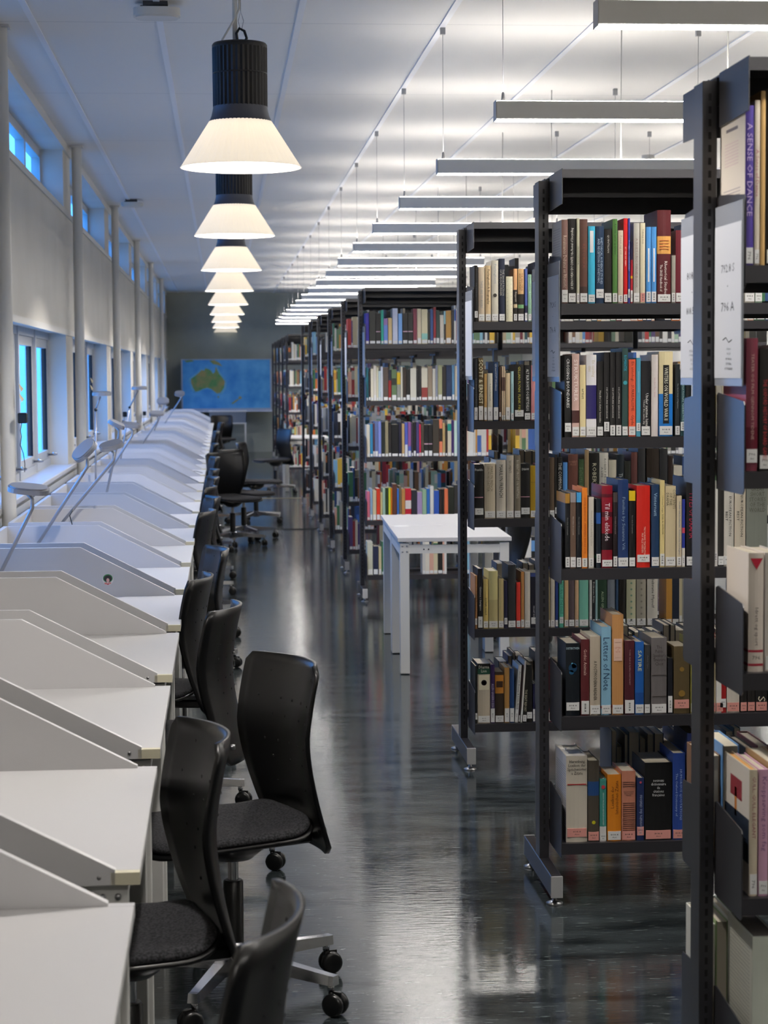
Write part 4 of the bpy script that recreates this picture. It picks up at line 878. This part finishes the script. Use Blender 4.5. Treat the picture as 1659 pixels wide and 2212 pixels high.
e0 = T3((770, 610), 7.213, 0, 908, [(128, 198, 425, '32289a'), (203, 300, 400, '2c2d28'), (305, 380, 430, '101012', (.39, .42, 'd0a8b8')), (385, 424, 380, '1fa088'), (428, 490, 512, '6a8ad0', (.75, 1, '9878b0')), (497, 557, 500, 'd2b680'), (565, 645, 352, 'c4cade'), (655, 715, 435, '78a8e0'), (722, 800, 430, '111113', (.39, .42, 'd0a8b8')), (805, 883, 430, '111113', (.39, .42, 'd0a8b8')), (888, 945, 360, '7a2f42'), (950, 1012, 362, 'cdc0a2'), (1017, 1110, 370, 'd3c8a4', (.13, .3, '8ac0b4')), (1114, 1148, 420, '24241f'), (1152, 1198, 370, '2c4a80'), (1203, 1240, 342, '8a1e2a'), (1244, 1298, 388, '1d3833'), (1303, 1362, 460, 'ccc4b4'), (1366, 1392, 400, 'a0ccd0', (0, .6, '201c1c')), (1396, 1478, 395, 'a9813f'), (1484, 1520, 380, '26252a')])
e1 = T3((770, 610), 7.213, 1, 1785, [(142, 188, 1265, '0c6272'), (192, 224, 1340, '1c1c20'), (226, 268, 1285, 'd8d2bc'), (270, 312, 1235, 'd2ccc0'), (314, 345, 1260, 'cdc9ac'), (347, 380, 1320, 'b8ccd0'), (382, 415, 1255, 'cdd0dc'), (420, 497, 1265, '54463f'), (500, 545, 1305, '8c1c20', (.66, 1, '1c2030')), (550, 628, 1300, '5c7350', (.5, .72, '23291f')), (632, 690, 1325, '8a8c84', (.55, .95, 'c9a818')), (693, 722, 1255, 'd3cdbb'), (725, 775, 1265, '33271f'), (778, 838, 1300, '14120f'), (842, 935, 1280, 'd4d0c0'), (940, 975, 1290, '17151a'), (978, 1012, 1245, '1f1d22'), (1016, 1110, 1280, 'dad3bd', (.0, .4, '8a3430')), (1114, 1185, 1255, '8f7f6b'), (1188, 1234, 1290, 'cfcabc'), (1237, 1268, 1240, '878c9c'), (1272, 1338, 1238, 'a4a47c'), (1342, 1398, 1260, '26211f'), (1402, 1486, 1235, '152d50'), (1490, 1530, 1235, '5a8ab0')])
# everything behind: more books than could be told apart, one object
b = MB()
def pack(D, sh, x0, x1, face, pal=PAL, hm=(.19, .27), density=.93):
    x = x0
    while x < x1:
        if R.random() > density: x += R.uniform(.03, .12); continue
        w = R.choice([.012, .016, .02, .024, .029, .035]); h = R.uniform(*hm)
        if R.random() < .5: h = hm[0] + (hm[1] - hm[0]) * .6 + R.uniform(-.01, .01)
        y = D - HD + .016 if face < 0 else D + HD - .016
        small_book(b, x, y, LV[sh] + .0005, w, h, min(.17, h * .65), R.choice(pal), True, face, (.6, .9, R.choice(PAL)) if R.random() < .18 else None); x += w
LP = PAL + ['d6cfbf', 'd8d6d0', 'cbbf9c', 'c9bfa6', 'e0dcd0']
def C3(o, s, sh, base, items):
    Y = D3 - HD + .016; e = 0
    for it in items:
        x0, x1, ty, c = it[:4]; py = o[1] + base / s; X, zb = at_depth(o[0] + x0 / s, py, Y); Xr, _ = at_depth(o[0] + x1 / s, py, Y); _, zt = at_depth(o[0] + x0 / s, o[1] + ty / s, Y)
        X = max(X, X0 + .036)
        if Xr - X > .004: small_book(b, X, Y, LV[sh] + .0005, Xr - X - .0004, min(.33, zt - zb), .17, c, True, -1, it[4] if len(it) > 4 else None)
        e = Xr
    return e
e2 = C3((770, 860), 7.213, 2, 872, [(142, 212, 370, 'd3cebd'), (215, 258, 355, '2a7ea8'), (261, 288, 350, '4a2a34'), (290, 340, 315, '5c6c9c'), (343, 388, 318, '7a88cc'), (392, 446, 330, '1d2420'), (450, 500, 320, '8c8468'), (503, 545, 335, '221e1c'), (550, 655, 370, '0e0e10'), (660, 706, 335, '16162e'), (710, 752, 360, 'b89a68'), (756, 802, 340, '4a58b0', (.0, .35, 'cfd0d8')), (806, 855, 335, '86508a', (.0, .3, '4a58b0')), (858, 886, 350, '2c2a32'), (889, 930, 335, '141318'), (934, 978, 335, '443a6c'), (981, 1006, 370, 'd02048'), (1009, 1054, 345, '4a3f34'), (1058, 1120, 380, '101012', (.38, .41, 'd0a8b8')), (1124, 1186, 380, '101012', (.38, .41, 'd0a8b8')), (1192, 1288, 300, '3a332a'), (1292, 1342, 295, 'd87a58', (.4, .75, '201814')), (1345, 1384, 355, 'b89c68'), (1387, 1418, 390, '2a1e1e'), (1422, 1480, 310, 'cfc4ac', (.7, .9, '14887c')), (1483, 1520, 310, '38205c'), (1524, 1570, 320, 'c4dcd0')])
e3 = C3((770, 860), 7.213, 3, 1870, [(155, 212, 1420, 'c86a80'), (216, 252, 1380, '8ca8c0'), (256, 312, 1410, 'c9b892'), (316, 372, 1380, 'c8381c'), (376, 408, 1440, 'c8b880'), (411, 452, 1370, '9cb8a0'), (455, 500, 1370, '24381c'), (503, 535, 1365, 'cfd030'), (538, 562, 1370, 'd07018'), (566, 632, 1310, '5a3426'), (636, 664, 1380, '3068b8'), (667, 704, 1345, '6a6048'), (707, 760, 1390, 'b88448'), (763, 855, 1380, 'b81c30', (.35, .62, 'd8d0c8')), (862, 946, 1410, '24262e'), (950, 1026, 1440, 'a08ab0'), (1030, 1094, 1400, '90b090'), (1098, 1145, 1390, '2a68b0'), (1150, 1206, 1350, 'd2d0ca'), (1210, 1290, 1420, '2a50a8'), (1296, 1330, 1400, '2a1c1c'), (1333, 1368, 1400, '14120f'), (1372, 1430, 1395, 'd87048'), (1436, 1520, 1370, '1a1f14')])
e4 = C3((760, 1080), 3.607, 4, 582, [(122, 165, 325, 'c4c4b0'), (168, 208, 360, '232a44'), (211, 232, 365, 'c8bc94')])
ends = [e0, e1, e2, e3, e4]
for i, D in enumerate(rows):
    for sh in range(5):
        for bay in range(nbay[i]):
            xa = X0 + bay * BAY + .037; xb_ = X0 + (bay + 1) * BAY - .006
            if i == 0: continue
            if i == 1:
                if xb_ > 1.66: pack(D, sh, max(xa, 1.67), xb_ - .03, -1)
                continue
            if i == 2:
                if bay == 1: pack(D, sh, xa, xb_ - .04, -1); 
                if bay == 0 and max(xa, FREE[(2, sh)]) < xb_ - .05: pack(D, sh, max(xa, FREE[(2, sh)] + .002), xb_ - .03, -1)
                if sh in (0,): pack(D, sh, xa + .08, xb_ - .04, 1, RP)
                continue
            if i == 3 and bay == 0: pack(D, sh, max(xa, ends[sh] + .002), xb_ - .04, -1, LP)
            else: pack(D, sh, xa, xb_ - R.choice((.04, .04, .15, .3)), -1, LP if i < 8 else PAL, density=.96)
            if R.random() < .75: pack(D, sh, xa + R.choice((0, .1, .3)), xb_ - .05, 1, PAL)
b.build('distant_books', label='several thousand more books filling the bookcases further back', cat='books', kind='stuff')

# ================================================================= WORLD MAP, SIDE TABLE
YM = 40.5
mx0, mz1 = at_depth(394, 778, YM); mx1, mz0 = at_depth(584, 881, YM)
t = empty('wall_map', (0, YM, 0), label='blue wall map of Australia and the Pacific on the dark end wall', cat='map')
b = MB(); b.box(mx0 - .03, mx1 + .03, .02, .05, mz0 - .05, mz1 + .02, mat('map_board', '9aa4b8', .5)); b.box(mx0 - .05, mx1 + .05, -.04, .05, mz0 - .075, mz0 - .04, mat('map_rail', 'b4b8c4', .4)); b.build('board', t)
M_sea = noise_mix(mat('printed_sea', '2a86cc', .5), '2080c8', '62b0e0', nscale=3, detail=6, lo=.3, hi=.75)
b = MB(); b.box(mx0, mx1, .015, .02, mz0, mz1, M_sea); b.build('printed_sheet', t)
M_land = noise_mix(mat('printed_land', '6a8a4a', .5), '4f8a4c', '9a8a52', nscale=6, detail=4)
M_shelf = noise_mix(mat('printed_shallows', '5aa0c8', .5), '4a98c8', '70b0cc', nscale=8)
aus = [(415, 990), (450, 965), (480, 940), (500, 920), (520, 925), (530, 905), (555, 912), (575, 925), (590, 950), (606, 935), (612, 890), (625, 920), (640, 950), (665, 980), (685, 1010), (678, 1060), (650, 1100), (622, 1106), (595, 1085), (575, 1070), (545, 1060), (510, 1070), (480, 1085), (450, 1092), (430, 1060), (415, 1020)]
def land(pts, y0, m, nm, grow=0):
    q = [at_depth(300 + x / 3.687, 550 + z / 3.687, YM) for x, z in pts]; cx = sum(p[0] for p in q) / len(q); cz = sum(p[1] for p in q) / len(q)
    q = [(cx + (p[0] - cx) * (1 + grow), cz + (p[1] - cz) * (1 + grow)) for p in q]; b = MB(); b.prism(q, y0, y0 + .001, m); return b.build(nm, t, fix=True)
land(aus, .0135, M_shelf, 'printed_coast', .13); land(aus, .012, M_land, 'printed_continent')
land([(622, 1128), (642, 1128), (634, 1145)], .012, M_land, 'printed_island'); land([(560, 845), (600, 840), (640, 860), (665, 890), (630, 880), (590, 872)], .012, M_land, 'printed_island')
land([(735, 1185), (770, 1160), (800, 1145), (790, 1160), (750, 1190)], .012, M_land, 'printed_island'); land([(790, 1140), (805, 1125), (822, 1140), (805, 1155)], .012, M_land, 'printed_island'); land([(360, 845), (420, 838), (440, 850), (380, 858)], .012, M_land, 'printed_island')
x0, z1 = at_depth(452, 890, 39.6); x1, z0 = at_depth(532, 913, 39.6)
t = empty('side_cabinet', (0, 39.6, 0), label='low grey-blue cabinet on thin legs under the wall map', cat='cabinet')
b = MB(); b.cham(x0, x1, 0, .4, z0, z1, mat('grey_blue_laminate', '5a6472', .5), .003); b.build('body', t)
b = MB(); b.box(x0 - .01, x1 + .01, -.01, .41, z1, z1 + .02, M_wmetal); b.box(x0 - .01, x1 + .01, -.01, .41, z0 - .02, z0, M_wmetal); b.build('top', t)
for xx in (x0, x1 - .03):
    for yy in (0, .37): b = MB(); b.box(xx, xx + .03, yy, yy + .03, 0, z0 - .02, M_wmetal); b.build('leg', t)
# floor cable
b = MB(); b.tube([(.32, 20.45, .004), (.5, 20.5, .004), (.75, 20.42, .004), (1.0, 20.48, .004), (1.25, 20.5, .004)], .004, M_plastic, 6)
b.build('floor_cable', label='thin black cable lying across the aisle floor towards the bookcases', cat='cable')
